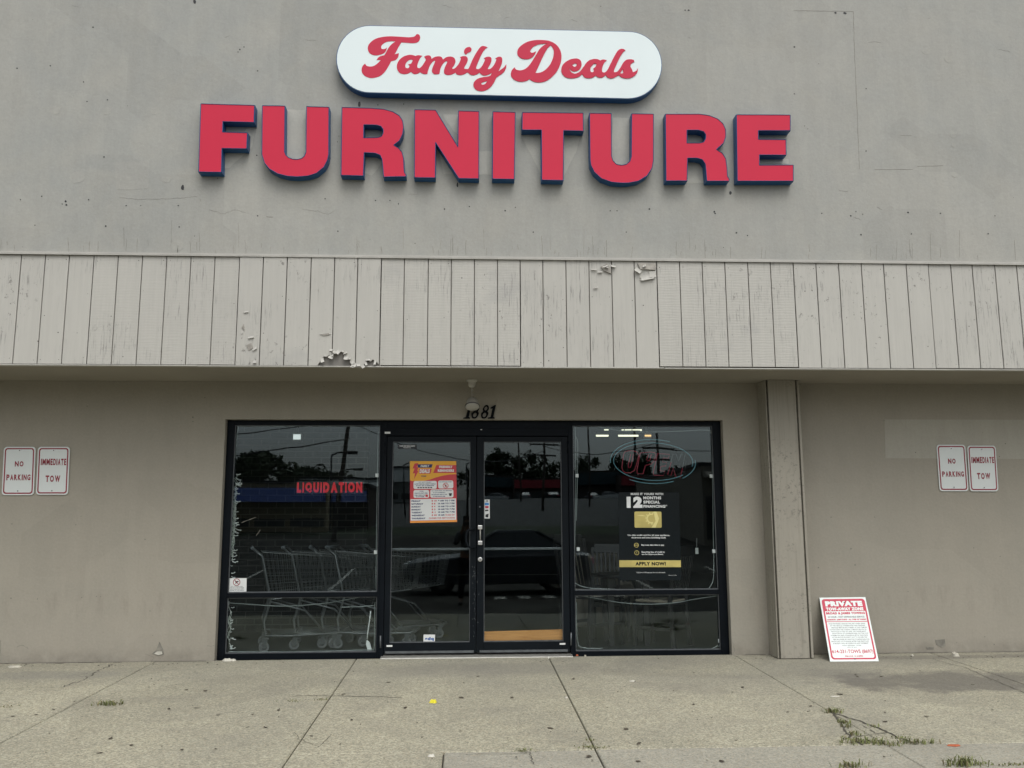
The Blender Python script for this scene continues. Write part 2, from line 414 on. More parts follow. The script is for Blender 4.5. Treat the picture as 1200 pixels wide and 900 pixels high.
M_SIGNRED = flat("dark_red_sign_ink", (.25, .016, .032), .5, var=.05)
M_SCREW = flat("sign_screw", (.10, .10, .10), .5, .6)
M_BOARDW = flat("white_board", (.74, .80, .775), .5, var=.02)
M_TOWRED = flat("red_sign_ink", (.52, .035, .075), .5, var=.03)
M_TOWGREY = flat("grey_sign_ink", (.20, .19, .20), .6)
M_PY = flat("poster_yellow", (.72, .36, .03), .5, var=.02)
M_PR = flat("poster_red", (.52, .045, .055), .5, var=.02)
M_PW = flat("poster_white", (.70, .72, .70), .5, var=.02)
M_PB = flat("poster_navy", (.015, .025, .11), .5)
M_PK = flat("poster_black", (.012, .016, .02), .5)
M_PO = flat("poster_orange", (.78, .30, .05), .5)
M_FB = flat("black_poster_card", (.009, .013, .015), .10)
M_FW = flat("poster_white_ink", (.80, .82, .80), .5)
M_GOLD = flat("gold_ink", (.62, .52, .17), .42, .25, var=.3, scale=3)
M_GOLD2 = flat("pale_gold_ink", (.80, .72, .30), .4, .2, var=.15, scale=5)
M_REDGLOW = flat("red_glow_letter", (.62, .02, .03), .4, emit=((1, .03, .05), .10))  # plain red letters with a faint glow added so the red reads brighter
M_NEONB = flat("blue_neon_tube", (.08, .20, .24), .25, emit=((.35, .8, .9), .03))
M_NEONR = flat("red_neon_tube", (.28, .03, .05), .25, emit=((.9, .12, .2), .05))
M_ROPE = flat("clear_rope_light", (.26, .29, .28), .3)
M_WIRE = flat("pale_light_wire", (.40, .43, .39), .4)
M_TUBE = flat("fluorescent_tube", (.8, .8, .75), .4, emit=((1, .98, .72), 1.6))
M_LAMPW = flat("lit_white_lens", (.8, .8, .78), .4, emit=((.92, 1, .98), .75))
M_LAMPO = flat("warm_lens", (.8, .6, .3), .4, emit=((1, .62, .25), 1.5))
M_CART = flat("cart_wire_chrome", (.13, .14, .14), .35, .6, var=.1)
M_CARTP = flat("cart_grey_plastic", (.16, .18, .19), .5)
M_RUBBER = flat("grey_rubber", (.15, .155, .155), .7)
M_BLACKWOOD = flat("black_stained_wood", (.018, .018, .019), .35, var=.2)
M_SEAT = flat("beige_seat_fabric", (.45, .40, .32), .9, bump=.2)
M_TAUPE = flat("taupe_upholstery", (.30, .27, .22), .95, bump=.3)
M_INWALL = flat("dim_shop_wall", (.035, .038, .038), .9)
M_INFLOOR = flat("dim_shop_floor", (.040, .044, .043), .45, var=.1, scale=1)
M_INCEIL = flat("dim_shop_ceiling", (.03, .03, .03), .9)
def brick_mat(name, a, b_, mortar, sx=.22, sz=.075):
    T = Tree(name, .85, .3)
    bk = T.t.nodes.new('ShaderNodeTexBrick'); bk.inputs['Color1'].default_value = (*a, 1); bk.inputs['Color2'].default_value = (*b_, 1); bk.inputs['Mortar'].default_value = (*mortar, 1)
    bk.inputs['Scale'].default_value = 1; bk.inputs['Brick Width'].default_value = sx; bk.inputs['Row Height'].default_value = sz; bk.inputs['Mortar Size'].default_value = .006
    T.L(T.vec((1, 1, 1), (math.radians(-90), 0, 0)), bk.inputs['Vector'])
    return T.done(bk.outputs['Color'])
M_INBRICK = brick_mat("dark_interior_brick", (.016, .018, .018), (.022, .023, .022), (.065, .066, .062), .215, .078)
M_PLY = None
def ply():
    T = Tree("fresh_plywood", .6, .4)
    g = T.noise(1, 8, .7, T.vec((2.0, 30, 30)), 1.2)
    c = T.mix(T.ramp(g, .35, .68), (.62, .30, .085), (.42, .17, .04))
    return T.done(c)
M_PLY = ply()
def glass_mat(name, tint):
    m = bpy.data.materials.new(name); m.use_nodes = True; t = m.node_tree
    for n in list(t.nodes): t.nodes.remove(n)
    out = t.nodes.new('ShaderNodeOutputMaterial'); mx = t.nodes.new('ShaderNodeMixShader')
    tr = t.nodes.new('ShaderNodeBsdfTransparent'); tr.inputs[0].default_value = (*tint, 1)
    gl = t.nodes.new('ShaderNodeBsdfGlossy'); gl.inputs['Roughness'].default_value = 0.004; gl.inputs[0].default_value = (.84, .97, 1.0, 1)
    fr = t.nodes.new('ShaderNodeFresnel'); ge = t.nodes.new('ShaderNodeNewGeometry'); mv = N(t, 'ShaderNodeMapRange', **{'To Min': 1.52, 'To Max': 1/1.52}); t.links.new(ge.outputs['Backfacing'], mv.inputs[0]); t.links.new(mv.outputs[0], fr.inputs[0])
    tc = t.nodes.new('ShaderNodeTexCoord'); nz = N(t, 'ShaderNodeTexNoise', Scale=1.6, Detail=1.0); t.links.new(tc.outputs['Object'], nz.inputs['Vector'])
    bp = N(t, 'ShaderNodeBump', Strength=.035, Distance=.02); t.links.new(nz.outputs[0], bp.inputs['Height']); t.links.new(bp.outputs[0], gl.inputs['Normal'])
    t.links.new(fr.outputs[0], mx.inputs[0]); t.links.new(tr.outputs[0], mx.inputs[1]); t.links.new(gl.outputs[0], mx.inputs[2]); t.links.new(mx.outputs[0], out.inputs[0])
    return m
M_GLASS = glass_mat("grey_tinted_glass", (.93, .96, .96))
M_CARGLASS = flat("car_window_glass", (.05, .055, .06), .05, spec=.9)

# ================================================================== GROUND
# sidewalk slabs with real joints
def gx(px, py): return G(px, py).x
JX = [G(176.7, 778).x, G(417, 773).x, G(643, 770).x, G(868, 772).x]
JX = [JX[0]-3.9, JX[0]-1.95] + JX + [JX[3]+1.97, JX[3]+3.94, JX[3]+5.9, JX[3]+7.9]
JX = [JX[0]-2.0, ] + JX
YJ = G(800, 876.5).y; XP = G(520, 880).x; CURB = -5.66
def slope_box(mb, x0, x1, y0, y1, th=.12, dz=0.0, bev=.006):
    a = []
    for z in (-th, -bev, 0.0):
        i = 0 if z < 0 else bev
        a += [(x0+i, y0+i, gz_s(y0+i)+z+dz), (x1-i, y0+i, gz_s(y0+i)+z+dz), (x1-i, y1-i, gz_s(y1-i)+z+dz), (x0+i, y1-i, gz_s(y1-i)+z+dz)]
    fs = [(3, 2, 1, 0), (8, 9, 10, 11)]
    for l in (0, 4):
        for i in range(4): fs.append((l+i, l+(i+1)%4, l+4+(i+1)%4, l+4+i))
    mb.add(a, fs)
def gz_s(y): return GS*y
g = .004
mb = MB(); mb2 = MB()
xs = JX
for i in range(len(xs)-1):
    x0, x1 = xs[i]+g, xs[i+1]-g
    dz = random.uniform(-.002, .002)
    if x1 < XP:
        slope_box(mb, x0, x1, YJ-1.1, .02, dz=dz); slope_box(mb, x0, x1, CURB+.16, YJ-1.1-2*g, dz=dz)
    elif x0 < XP:
        slope_box(mb, x0, x1, YJ+g, .02, dz=dz)
        slope_box(mb, x0, XP-g, CURB+.16, YJ-g, dz=dz); slope_box(mb2, XP+g, x1, CURB+.16, YJ-g, dz=dz-.003)
    else:
        slope_box(mb, x0, x1, YJ+g, .02, dz=dz); slope_box(mb2, x0, x1, CURB+.16, YJ-g, dz=dz)
tag(mb.build("sidewalk", M_WALK), kind='structure')
tag(mb2.build("sidewalk_strip", M_WALK2), kind='structure')
mb = MB()
mb.hexa([(xs[0], CURB+.15, GS*CURB-.2), (xs[-1], CURB+.15, GS*CURB-.2), (xs[-1], .02, -.2), (xs[0], .02, -.2),
         (xs[0], CURB+.15, GS*CURB-.020), (xs[-1], CURB+.15, GS*CURB-.020), (xs[-1], .02, -.016), (xs[0], .02, -.016)])
tag(mb.build("sidewalk_bed", M_JOINT), kind='structure')
mb = MB(); mb.hexa([(xs[0], CURB, -.5), (xs[-1], CURB, -.5), (xs[-1], CURB+.15, -.5), (xs[0], CURB+.15, -.5), (xs[0], CURB, GS*CURB), (xs[-1], CURB, GS*CURB), (xs[-1], CURB+.15, GS*CURB+.004), (xs[0], CURB+.15, GS*CURB+.004)])
tag(mb.build("curb", M_CURB, bevel=.015), kind='structure')
# parking lot, road, far ground
def strip(name, mat, x0, x1, y0, y1, dz=0, step=1.0, kind='structure'):
    mb = MB(); n = max(2, int(abs(y1-y0)/step)+1)
    ys = [y0+(y1-y0)*i/(n-1) for i in range(n)]
    v = []
    for y in ys: v += [(x0, y, gz(y)+dz), (x1, y, gz(y)+dz)]
    mb.add(v, [(2*i, 2*i+1, 2*i+3, 2*i+2) for i in range(n-1)])
    return tag(mb.build(name, mat, fix=False), kind=kind)
def up(o):
    bm = bmesh.new(); bm.from_mesh(o.data)
    bm.normal_update()
    for f in bm.faces:
        if f.normal.z < 0: f.normal_flip()
    bm.to_mesh(o.data); bm.free(); return o
up(strip("parking_lot", M_ASPH, -70, 70, CURB-.0, -31))
up(strip("road", M_ROAD, -300, 300, -36, -45))
up(strip("verge", M_GRASSG, -300, 300, -31, -36, step=1))
up(strip("far_parking_lot", M_ROAD, -120, 120, -45, -175, -.004, step=2))
mb = MB()
v = []; ysn = [-65, -90, -140, -250, -600, -900]
mb.add([(-900, -175, gz(-175)-.01), (900, -175, gz(-175)-.01), (900, -900, gz(-900)), (-900, -900, gz(-900))], [(3, 2, 1, 0)])
mb.add([(-900, -65, gz(-65)), (-120, -65, gz(-65)), (-120, -175, gz(-175)), (-900, -175, gz(-175))], [(3, 2, 1, 0)])
mb.add([(120, -65, gz(-65)), (900, -65, gz(-65)), (900, -175, gz(-175)), (120, -175, gz(-175))], [(3, 2, 1, 0)])
mb.add([(-900, 900, -.6), (900, 900, -.6), (900, -5.66, -.6), (-900, -5.66, -.6)], [(3, 2, 1, 0)])
mb.add([(-900, -5.66, -.6), (-70, -5.66, -.6), (-70, -31, .7), (-900, -31, .7)], [(3, 2, 1, 0)])
mb.add([(70, -5.66, -.6), (900, -5.66, -.6), (900, -31, .7), (70, -31, .7)], [(3, 2, 1, 0)])
mb.add([(-900, -45, gz(-45)), (-120, -45, gz(-45)), (-120, -65, gz(-65)), (-900, -65, gz(-65))], [(3, 2, 1, 0)])
mb.add([(120, -45, gz(-45)), (900, -45, gz(-45)), (900, -65, gz(-65)), (120, -65, gz(-65))], [(3, 2, 1, 0)])
up(tag(mb.build("ground", M_GRASSG, fix=False), kind='structure'))
# painted lot markings
mb = MB()
def gquad(mb, pts, dz):
    mb.add([(p[0], p[1], gz(p[1])+dz) for p in pts], [tuple(range(len(pts)))])
for k in range(-6, 8):
    x = k*2.75-.8
    for a in range(5):
        y0 = -14.0-a*1.0; gquad(mb, [(x, y0, 0), (x+.1, y0, 0), (x+.1, y0-1.0, 0), (x, y0-1.0, 0)], .005)
for k in range(9):
    x = .6+k*.55; gquad(mb, [(x, -10.6-k*.16), (x+.28, -10.6-k*.16-.06), (x+.28, -11.5-k*.16), (x, -11.5-k*.16+.06)], .005)
up(tag(mb.build("lot_markings", M_PAINTLINE, fix=False), kind='structure'))

# ================================================================== BUILDING
BLD = empty("storefront_building", (0, 0, 0), "grey beige store front with board canopy, painted wall and black framed glass entrance", "building")
YF = -.88; YU = -.855
XL, XR = -13.0, 15.0
OX0, OX1, OZ1 = -2.402, 2.597, 2.316
ZS = 2.693
mb = MB(); mb.box(XL, OX0, 0, .22, -.12, ZS).box(OX1, XR, 0, .22, -.12, ZS).box(OX0, OX1, 0, .22, OZ1, ZS)
LOWW = mb.build("lower_wall", M_LOW, BLD)
ZT = (P(0, 297.5, YF).z+P(1200, 308.5, YF).z)/2
mb = MB(); mb.box(XL, XR, YU, .22, ZT-.05, 8.2); UPW = mb.build("upper_wall", M_UP, BLD)
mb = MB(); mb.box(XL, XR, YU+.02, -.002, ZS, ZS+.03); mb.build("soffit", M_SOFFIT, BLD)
mb = MB(); mb.box(XL, XR, YU-.04, YU+.30, 8.2, 8.28); mb.build("parapet_cap", M_TRIM, BLD)
mb = MB(); mb.box(XL, XR, .22, 16, 8.0, 8.12).box(XL, XL+.2, .22, 16, -.1, 8.0).box(XR-.2, XR, .22, 16, -.1, 8.0).box(XL, XR, 16, 16.2, -.1, 8.12); mb.build("roof_and_rear_walls", M_UP, BLD)
# canopy fascia: grooved plywood sheets
GROOVES = [24.8, 53, 81, 110, 138.5, 167, 195.5, 223.8, 252, 281, 309, 337, 365, 392.5, 419.5, 447, 474, 502, 529, 556, 583, 609.5, 636, 663, 690, 716.5, 743, 769.3, 796, 822.5, 849, 875.8, 902.3, 929, 955.5, 982, 1008.5, 1034.5, 1061, 1087, 1113.5, 1138.5, 1165, 1190.5]
gxw = [P(p, 302, YF).x for p in GROOVES]
while gxw[0] > XL+.3: gxw.insert(0, gxw[0]-.2075)
while gxw[-1] < XR-.3: gxw.append(gxw[-1]+.2035)
SEAM = [P(p, 302, YF).x for p in (-57, 110, 281, 447, 609.5, 769.3, 929, 1087)]
BACKZ = ZS+.012
sheets = []; cur = []
for i in range(len(gxw)-1):
    cur.append((gxw[i], gxw[i+1]))
    if any(abs(gxw[i+1]-s_) < .03 for s_ in SEAM) or (len(cur) >= 6 and (gxw[i+1] < SEAM[0]-.1 or gxw[i+1] > SEAM[-1]+.1)) or i == len(gxw)-2:
        sheets.append(cur); cur = []
ragged = [(372, 430.5), (374.5, 425), (377, 421.5), (380, 417), (383, 418.5), (386, 416), (389, 418), (391, 414.5), (394, 413), (396.5, 416.5), (398, 412), (401, 412.5), (404, 414.5), (406, 418), (409, 420.5), (411.5, 424), (414, 427.5), (417, 427), (420, 428), (424, 429), (428, 426), (431, 422), (434, 424), (437, 421.5), (440, 423), (443, 426), (446, 430.5)]
rag = [(P(a, b, YF).x, P(a, b, YF).z) for a, b in ragged]
def rag_z(x):
    if x <= rag[0][0] or x >= rag[-1][0]: return None
    for i in range(len(rag)-1):
        if rag[i][0] <= x <= rag[i+1][0]:
            t = (x-rag[i][0])/(rag[i+1][0]-rag[i][0]); return rag[i][1]*(1-t)+rag[i+1][1]*t
for si, sh in enumerate(sheets):
    mb = MB(); back = MB()
    xa, xb = sh[0][0], sh[-1][1]
    xm = (xa+xb)/2
    off = {0: 0}.get(0); yo = random.uniform(-.004, .004); zb = ZS+.016+random.uniform(-.006, .005); zt = ZT-.008+random.uniform(-.004, .003)
    if abs(xb-P(447, 302, YF).x) < .05: yo = -.008; zb = ZS+.010
    for (a, b) in sh:
        ga = .0045
        x0, x1 = a+ga, b-ga
        low = [x0]+[r[0] for r in rag if x0 < r[0] < x1]+[x1]
        pts = [(x0, zt), (x1, zt)]
        for x in reversed(low):
            z = rag_z(x); pts.append((x, z if z else zb))
        bx = MB(); bx.prism(pts, YF+yo, YF+yo+.012)
        mb.add(bx.v, bx.f)
    ribbed = any(abs(xa-P(p, 302, YF).x) < .05 for p in (110, 447, 769.3))
    nl = MB()
    for (a, b) in sh:
        for zz_ in (zt-.035-random.uniform(0, .03), zb+.03+random.uniform(0, .03), (zt+zb)/2+random.uniform(-.2, .2)):
            for t in ((.15,), (.85,), (.12, .88))[random.randrange(3)]:
                if random.random() < .7 and not (rag_z(a+(b-a)*t) and zz_ < zb+.2):
                    x = a+(b-a)*t; r_ = random.uniform(.0025, .0048); nl.prism([(x+r_*math.cos(k), zz_+r_*math.sin(k)) for k in (0, 1.05, 2.1, 3.14, 4.2, 5.2)], YF+yo-.0008, YF+yo+.002)
    o = mb.build("siding_sheet", M_RIB if ribbed else M_SID, BLD, bevel=.0018)
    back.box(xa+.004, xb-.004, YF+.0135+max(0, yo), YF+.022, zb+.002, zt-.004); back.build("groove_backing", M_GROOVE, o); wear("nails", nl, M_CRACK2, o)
mb = MB(); mb.box(XL, XR, YF-.018, YU, ZT-.004, ZT+.012).box(XL, XR, YF-.018, YF-.015, ZT-.014, ZT-.004); mb.build("cap_flashing", M_TRIM, BLD, bevel=.002)
mb = MB(); x = XL
while x < XR:
    w = random.uniform(1.4, 2.6); z = ZS-.004+random.uniform(-.005, .004)
    mb.box(x, min(x+w-.003, XR), YF-.008+random.uniform(-.003, .003), YU+.02, z, z+.010); x += w
mb.build("drip_edge", M_TRIM, BLD, bevel=.002)
# torn raw edge inside the hole and peeling paint curls
mb = MB(); mb.box(P(370, 420, YF).x, P(447, 420, YF).x, YF+.024, YF+.04, ZS+.012, ZS+.16); EXB = mb.build("exposed_board", M_RAW, BLD)
mb = MB(); rnd = random.Random(5)
def flake(mb, px, py, w, h, curl, y=YF-.006, ang=0.0):
    c = P(px, py, y); ca, sa = math.cos(ang), math.sin(ang); pts = []
    n = 4
    for j in range(n+1):
        t = j/n
        for sx in (-.5, .5):
            ex = sx*w*(1-.25*rnd.random()); ez = -t*h
            pts.append((c.x+ex*ca-ez*sa, y-.002-curl*t*t, c.z+ex*sa+ez*ca))
    v = pts+[(p[0], p[1]+.002, p[2]) for p in pts]; m_ = len(pts); fs = []
    for j in range(n):
        fs.append((2*j, 2*j+1, 2*j+3, 2*j+2)); fs.append((m_+2*j, m_+2*j+2, m_+2*j+3, m_+2*j+1))
        fs.append((2*j, 2*j+2, m_+2*j+2, m_+2*j)); fs.append((2*j+1, m_+2*j+1, m_+2*j+3, 2*j+3))
    fs += [(0, m_, m_+1, 1), (2*n, 2*n+1, m_+2*n+1, m_+2*n)]
    mb.add(v, fs)
for (a, b) in ragged[2:-1]:
    if rnd.random() < .75: flake(mb, a, b-1.6, rnd.uniform(.015, .045), rnd.uniform(.018, .05), rnd.uniform(.008, .03), ang=rnd.uniform(-.7, .7))
for px, py, w, h, c, a in ((708, 310, .05, .03, .02, .4), (712, 311.5, .035, .03, .03, -.5), (696, 315, .06, .012, .010, 0), (703, 318, .05, .014, .010, .1), (719, 311, .05, .022, .02, -.2),
        (749, 315, .07, .045, .025, -.6), (758, 322, .15, .05, .014, .2), (764, 318, .07, .06, .01, .1), (753, 310, .04, .03, .03, .6), (698, 336.5, .05, .008, .01, .15),
        (289, 365, .05, .012, .012, .1), (294, 394, .06, .02, .014, .2), (297, 407, .05, .03, .014, .6), (299, 422, .03, .03, .02, 0), (284, 385, .012, .05, .008, 0), (384, 391, .07, .008, .008, .05), (377, 391, .04, .008, .008, 0), (388, 409, .03, .02, .015, 0)):
    flake(mb, px, py, w, h, c, ang=a)
wear("peel", mb, M_SID, EXB)
mb = MB()
for pts in ([(704, 313), (711, 309), (716, 316), (716, 321), (708, 318)], [(747, 309), (752, 308.6), (768, 309), (768, 317), (757, 316), (750, 316)], [(289, 405), (295, 402), (297, 408), (292, 411)], [(283.5, 384), (286, 380), (287, 388)], [(376.5, 392), (386, 390.5), (386, 393), (379, 394)]):
    mb.prism([(P(a, b, YF).x, P(a, b, YF).z) for a, b in pts], YF-.0145, YF-.0005)
wear("bare", mb, M_RAW, EXB)

# nail heads / anchor holes / hairline cracks on the upper wall
mb = MB(); rnd = random.Random(3)
def dot(mb, px, py, y, r, asp=1.0, ang=0):
    c = P(px, py, y); k = 7
    pts = [(c.x+r*rnd.uniform(.7, 1.2)*math.cos(2*math.pi*i/k+ang), c.z+asp*r*rnd.uniform(.7, 1.2)*math.sin(2*math.pi*i/k+ang)) for i in range(k)]
    mb.prism(pts, y-.0022, y+.002)
HOLES = [(421, 122, .016, 2), (214, 220, .014, 2), (536, 217, .008, 3.2), (856, 226, .013, 1.4), (20, 80, .007, 1), (59, 77, .006, 1), (98, 96, .006, 1), (126, 117, .006, 1), (102, 119, .006, 1), (122, 184, .008, 1), (109, 32, .008, 1), (228, 2, .013, 2), (49, 230, .007, 1), (77, 236, .009, 1), (78, 240, .009, 1), (73, 239, .005, 1), (104, 234, .006, 1), (24, 234, .006, 1), (41, 264, .006, 1), (124, 265, .008, 1), (148, 241, .006, 1), (165, 241, .005, 1), (209, 241, .006, 1), (210, 266, .006, 1),
         (301, 182, .007, 1), (302, 253, .006, 1), (381, 233, .006, 1), (396, 271, .007, 1), (440, 235, .006, 1), (467, 239, .006, 1), (457, 235, .006, 1), (521, 245, .007, 1), (550, 242, .006, 1), (592, 247, .008, 1), (604, 243, .005, 1), (715, 247, .006, 1), (723, 247, .006, 1), (761, 245, .008, 1), (837, 248, .009, 1), (838, 250, .008, 1), (863, 273, .008, 1), (876, 276, .006, 1), (734, 272, .006, 1), (625, 272, .007, 1), (807, 12, .012, .8), (803, 12, .008, 1),
         (931, 55, .009, .8), (931, 110, .007, .7), (1015, 104, .006, 1), (1015, 177, .006, 1), (963, 250, .007, 1), (997, 253, .008, 1), (1003, 248, .005, 1), (1011, 251, .005, 1), (1064, 249, .009, 1), (1102, 250, .006, 1), (1009, 275, .009, 1), (1068, 274, .007, 1), (1158, 274, .007, 1), (1166, 253, .006, 1), (979, 15, .013, .8), (990, 15.5, .017, .8), (281, 58, .007, 1), (286, 55, .006, 1), (302, 83, .006, 1), (279, 61, .005, 1), (443, 123, .006, 1), (473, 122, .006, 1), (255, 209, .005, 1)]
for px, py, r, asp in HOLES: dot(mb, px, py, YU, r, asp)
wear("hole", mb, M_BLACKPL, UPW)
mb = MB()
def crack(mb, pts, y, w, jit=.004, n=5):
    w3 = []
    for i in range(len(pts)-1):
        for k in range(n):
            t = k/n; px = pts[i][0]*(1-t)+pts[i+1][0]*t; py = pts[i][1]*(1-t)+pts[i+1][1]*t
            q = P(px, py, y); w3.append((q.x+rnd.uniform(-jit, jit), q.z+rnd.uniform(-jit, jit)))
    q = P(*pts[-1], y); w3.append((q.x, q.z))
    for i in range(len(w3)-1):
        (x0, z0), (x1, z1) = w3[i], w3[i+1]
        d = math.hypot(x1-x0, z1-z0) or 1; nx, nz = -(z1-z0)/d*w/2, (x1-x0)/d*w/2
        a = rnd.uniform(.5, 1.2); b = rnd.uniform(.5, 1.2)
        mb.prism([(x0-nx*a, z0-nz*a), (x1-nx*b, z1-nz*b), (x1+nx*b, z1+nz*b), (x0+nx*a, z0+nz*a)], y-.0012, y+.001)
for k in range(95):
    px = rnd.uniform(0, 1200); top = 298+px*.009; ln = rnd.choice([6, 9, 12, 16, 22, 30])*rnd.uniform(.6, 1.1)
    b0 = rnd.choice([0, 0, 1, 3, 8])
    crack(mb, [(px, top-3-b0), (px+rnd.uniform(-1.2, 1.2), top-3-b0-ln)], YU, rnd.uniform(.0018, .0036), .0025, 4)
crack(mb, [(1000, 13.5), (1001, 50), (1003, 100), (1006, 168)], YU, .0045, .002, 12)
crack(mb, [(1006, 168), (1007, 198)], YU, .003, .002)
crack(mb, [(930, 12.5), (975, 13), (1000, 13.5)], YU, .004, .002, 6)
crack(mb, [(1025, 198.5), (1070, 198.5)], YU, .003, .002); crack(mb, [(1055, 159), (1068, 159)], YU, .003, .002); crack(mb, [(1075, 195), (1105, 194)], YU, .0025, .002)
crack(mb, [(231, 230), (214, 232), (190, 233), (160, 234), (140, 231)], YU, 0.0016, .005, 10)
crack(mb, [(245, 246), (262, 251), (275, 246), (288, 249)], YU, 0.0016, .006, 6); crack(mb, [(355, 246), (372, 247), (385, 251), (392, 247)], YU, 0.0016, .006, 6)
crack(mb, [(312, 254), (320, 254.5)], YU, .006, .001, 3)
for k in range(20):
    px, py = rnd.uniform(0, 1200), rnd.uniform(5, 270)
    crack(mb, [(px, py), (px+rnd.uniform(-14, 14), py+rnd.uniform(-4, 4))], YU, rnd.uniform(.0008, .0015), .006, 5)
wear("crack", mb, M_CRACK3, UPW)
# lighter filler where an older sign stood
mb = MB()
PATCHES = [[(334, 128), (358, 129), (359, 186), (333, 187)], [(611, 160), (634, 152), (634, 205)], [(660, 155), (680, 160), (675, 178), (661, 206)], [(718, 138), (741, 138), (742, 196), (716, 196)], [(519, 134), (537, 134), (537, 158), (530, 152), (522, 140)],
           [(452, 178), (452, 186), (436, 206), (428, 204), (427, 180)], [(806, 190), (826, 188), (828, 214), (804, 215)], [(545, 176), (580, 178), (578, 205), (520, 204), (514, 172)], [(245, 196), (262, 186), (290, 150), (300, 148), (296, 172), (268, 198)],
           [(880, 186), (924, 186), (924, 192), (880, 192)]]
for pts in PATCHES:
    d = []
    for i in range(len(pts)):
        a, b = pts[i], pts[(i+1)%len(pts)]
        for k in range(4):
            t = k/4; q = P(a[0]*(1-t)+b[0]*t+rnd.uniform(-.5, .5), a[1]*(1-t)+b[1]*t+rnd.uniform(-.5, .5), YU); d.append((q.x, q.z))
    mb.prism(d, YU-.0016, YU+.002)
wear("patch", mb, M_PATCH, UPW); mb = MB()
for px, py, r in ((65, 129, 6), (125, 130, 5), (182, 130, 5), (90, 208, 8), (154, 212, 7), (195, 209, 6), (208, 288, 7), (1117, 158, 4), (1118, 170, 3), (1119, 205, 4), (1085, 60, 5), (1112, 70, 5)):
    q = P(px, py, YU); mb.prism([(q.x+r/122*rnd.uniform(.8, 1.15)*math.cos(a*math.pi/6), q.z+r/122*rnd.uniform(.8, 1.1)*math.sin(a*math.pi/6)) for a in range(12)], YU-.0012, YU+.002)
mb.prism([(P(a, b, YU).x, P(a, b, YU).z) for a, b in ((134, 190), (174, 189), (174, 207), (174, 221), (150, 222.5), (136, 222))], YU-.0008, YU+.002)
wear("patch", mb, M_PATCH3, UPW)
# repainted rectangle on the right of the lower wall + small damage at the foot
mb = MB(); q = [P(1036.5, 491.5), P(1230, 492), P(1230, 538), P(1037.5, 537)]
mb.prism([(p.x, p.z) for p in q], -.0018, .01); wear("patch", mb, M_PATCH2, LOWW)
mb = MB()
for px, py, r, asp in ((226, 489, .008, 1), (226, 494, .007, 1), (102, 476, .005, 1), (1036, 493, .006, 1), (1178, 520, .007, 1), (1171, 535, .006, 1), (997, 643, .012, .8), (1002, 662, .010, .8), (959, 665, .007, 1), (14, 614, .007, 1), (89, 615, .006, 1), (95, 605, .005, 1), (170, 632, .007, 1), (65, 620, .004, 1), (13, 701, .007, 1), (96, 700, .006, 1), (118, 699, .006, 1), (113, 699, .006, 1), (176, 716, .006, 1), (213, 740, .007, .6), (44, 702, .006, 1),
        (1154, 746, .006, 1), (1165, 755, .007, 1), (1121, 753, .006, 1), (1064, 693, .005, 1), (1172, 652, .005, 1), (1141, 642, .008, .6), (975, 583, .004, 1), (974, 606, .006, 1), (1025, 606, .006, 1), (380, 453, .004, 1), (240, 466, .005, 1)): dot(mb, px, py, 0, r, asp)
for pts in ([(178, 766), (183, 762), (187, 752), (191, 760), (192, 767), (186, 768)], [(1096, 750), (1107, 749), (1108, 757), (1103, 759), (1097, 755)], [(1085, 758), (1094, 758), (1094, 761), (1086, 761)]):
    mb.prism([(P(a, b).x, P(a, b).z) for a, b in pts], -.003, .01)
wear("hole", mb, M_CRACK, LOWW)
mb = MB()
for pts in ([(181, 766), (184, 763.5), (190, 763.5), (190.5, 766.5), (186, 767.5)],):
    mb.prism([(P(a, b).x, P(a, b).z) for a, b in pts], -.008, .01)
crack(mb, [(103, 474), (103, 474.5)], 0, .002)
wear("mortar", mb, M_CHIP, LOWW)
mb = MB()
for L in ([(0, 765), (1, 750)], [(170, 766), (180, 770), (176, 778)], [(243, 757), (252, 757)], [(858, 752), (861, 762), (858, 768)], [(20, 758), (26, 756), (33, 760)], [(283, 612), (300, 606)], [(300, 628), (305, 621)]): crack(mb, L, 0, .004, .004, 5)
wear("crack", mb, M_CRACK, LOWW)

# boxed column under the canopy
cxl, cxr = P(912.2, 774, -.25).x, P(954, 774, -.25).x
gl0, gl1 = P(914.2, 774, -.25).x, P(950.2, 774, -.25).x
zc = GS*-.25
mb = MB(); mb.box(cxl+.012, cxr-.012, -.236, -.001, zc-.05, ZS); core = mb.build("column_core", M_JOINT, BLD)
mb = MB(); mb.box(cxl, gl0-.008, -.25, -.001, zc+.006, ZS-.001).box(gl0+.010, gl1-.008, -.252, -.237, zc+.004, ZS-.001).box(gl1+.009, cxr, -.25, -.001, zc+.005, ZS-.001)
mb.build("column", M_COLUMN, BLD, bevel=.012)
core.name = "column_groove"

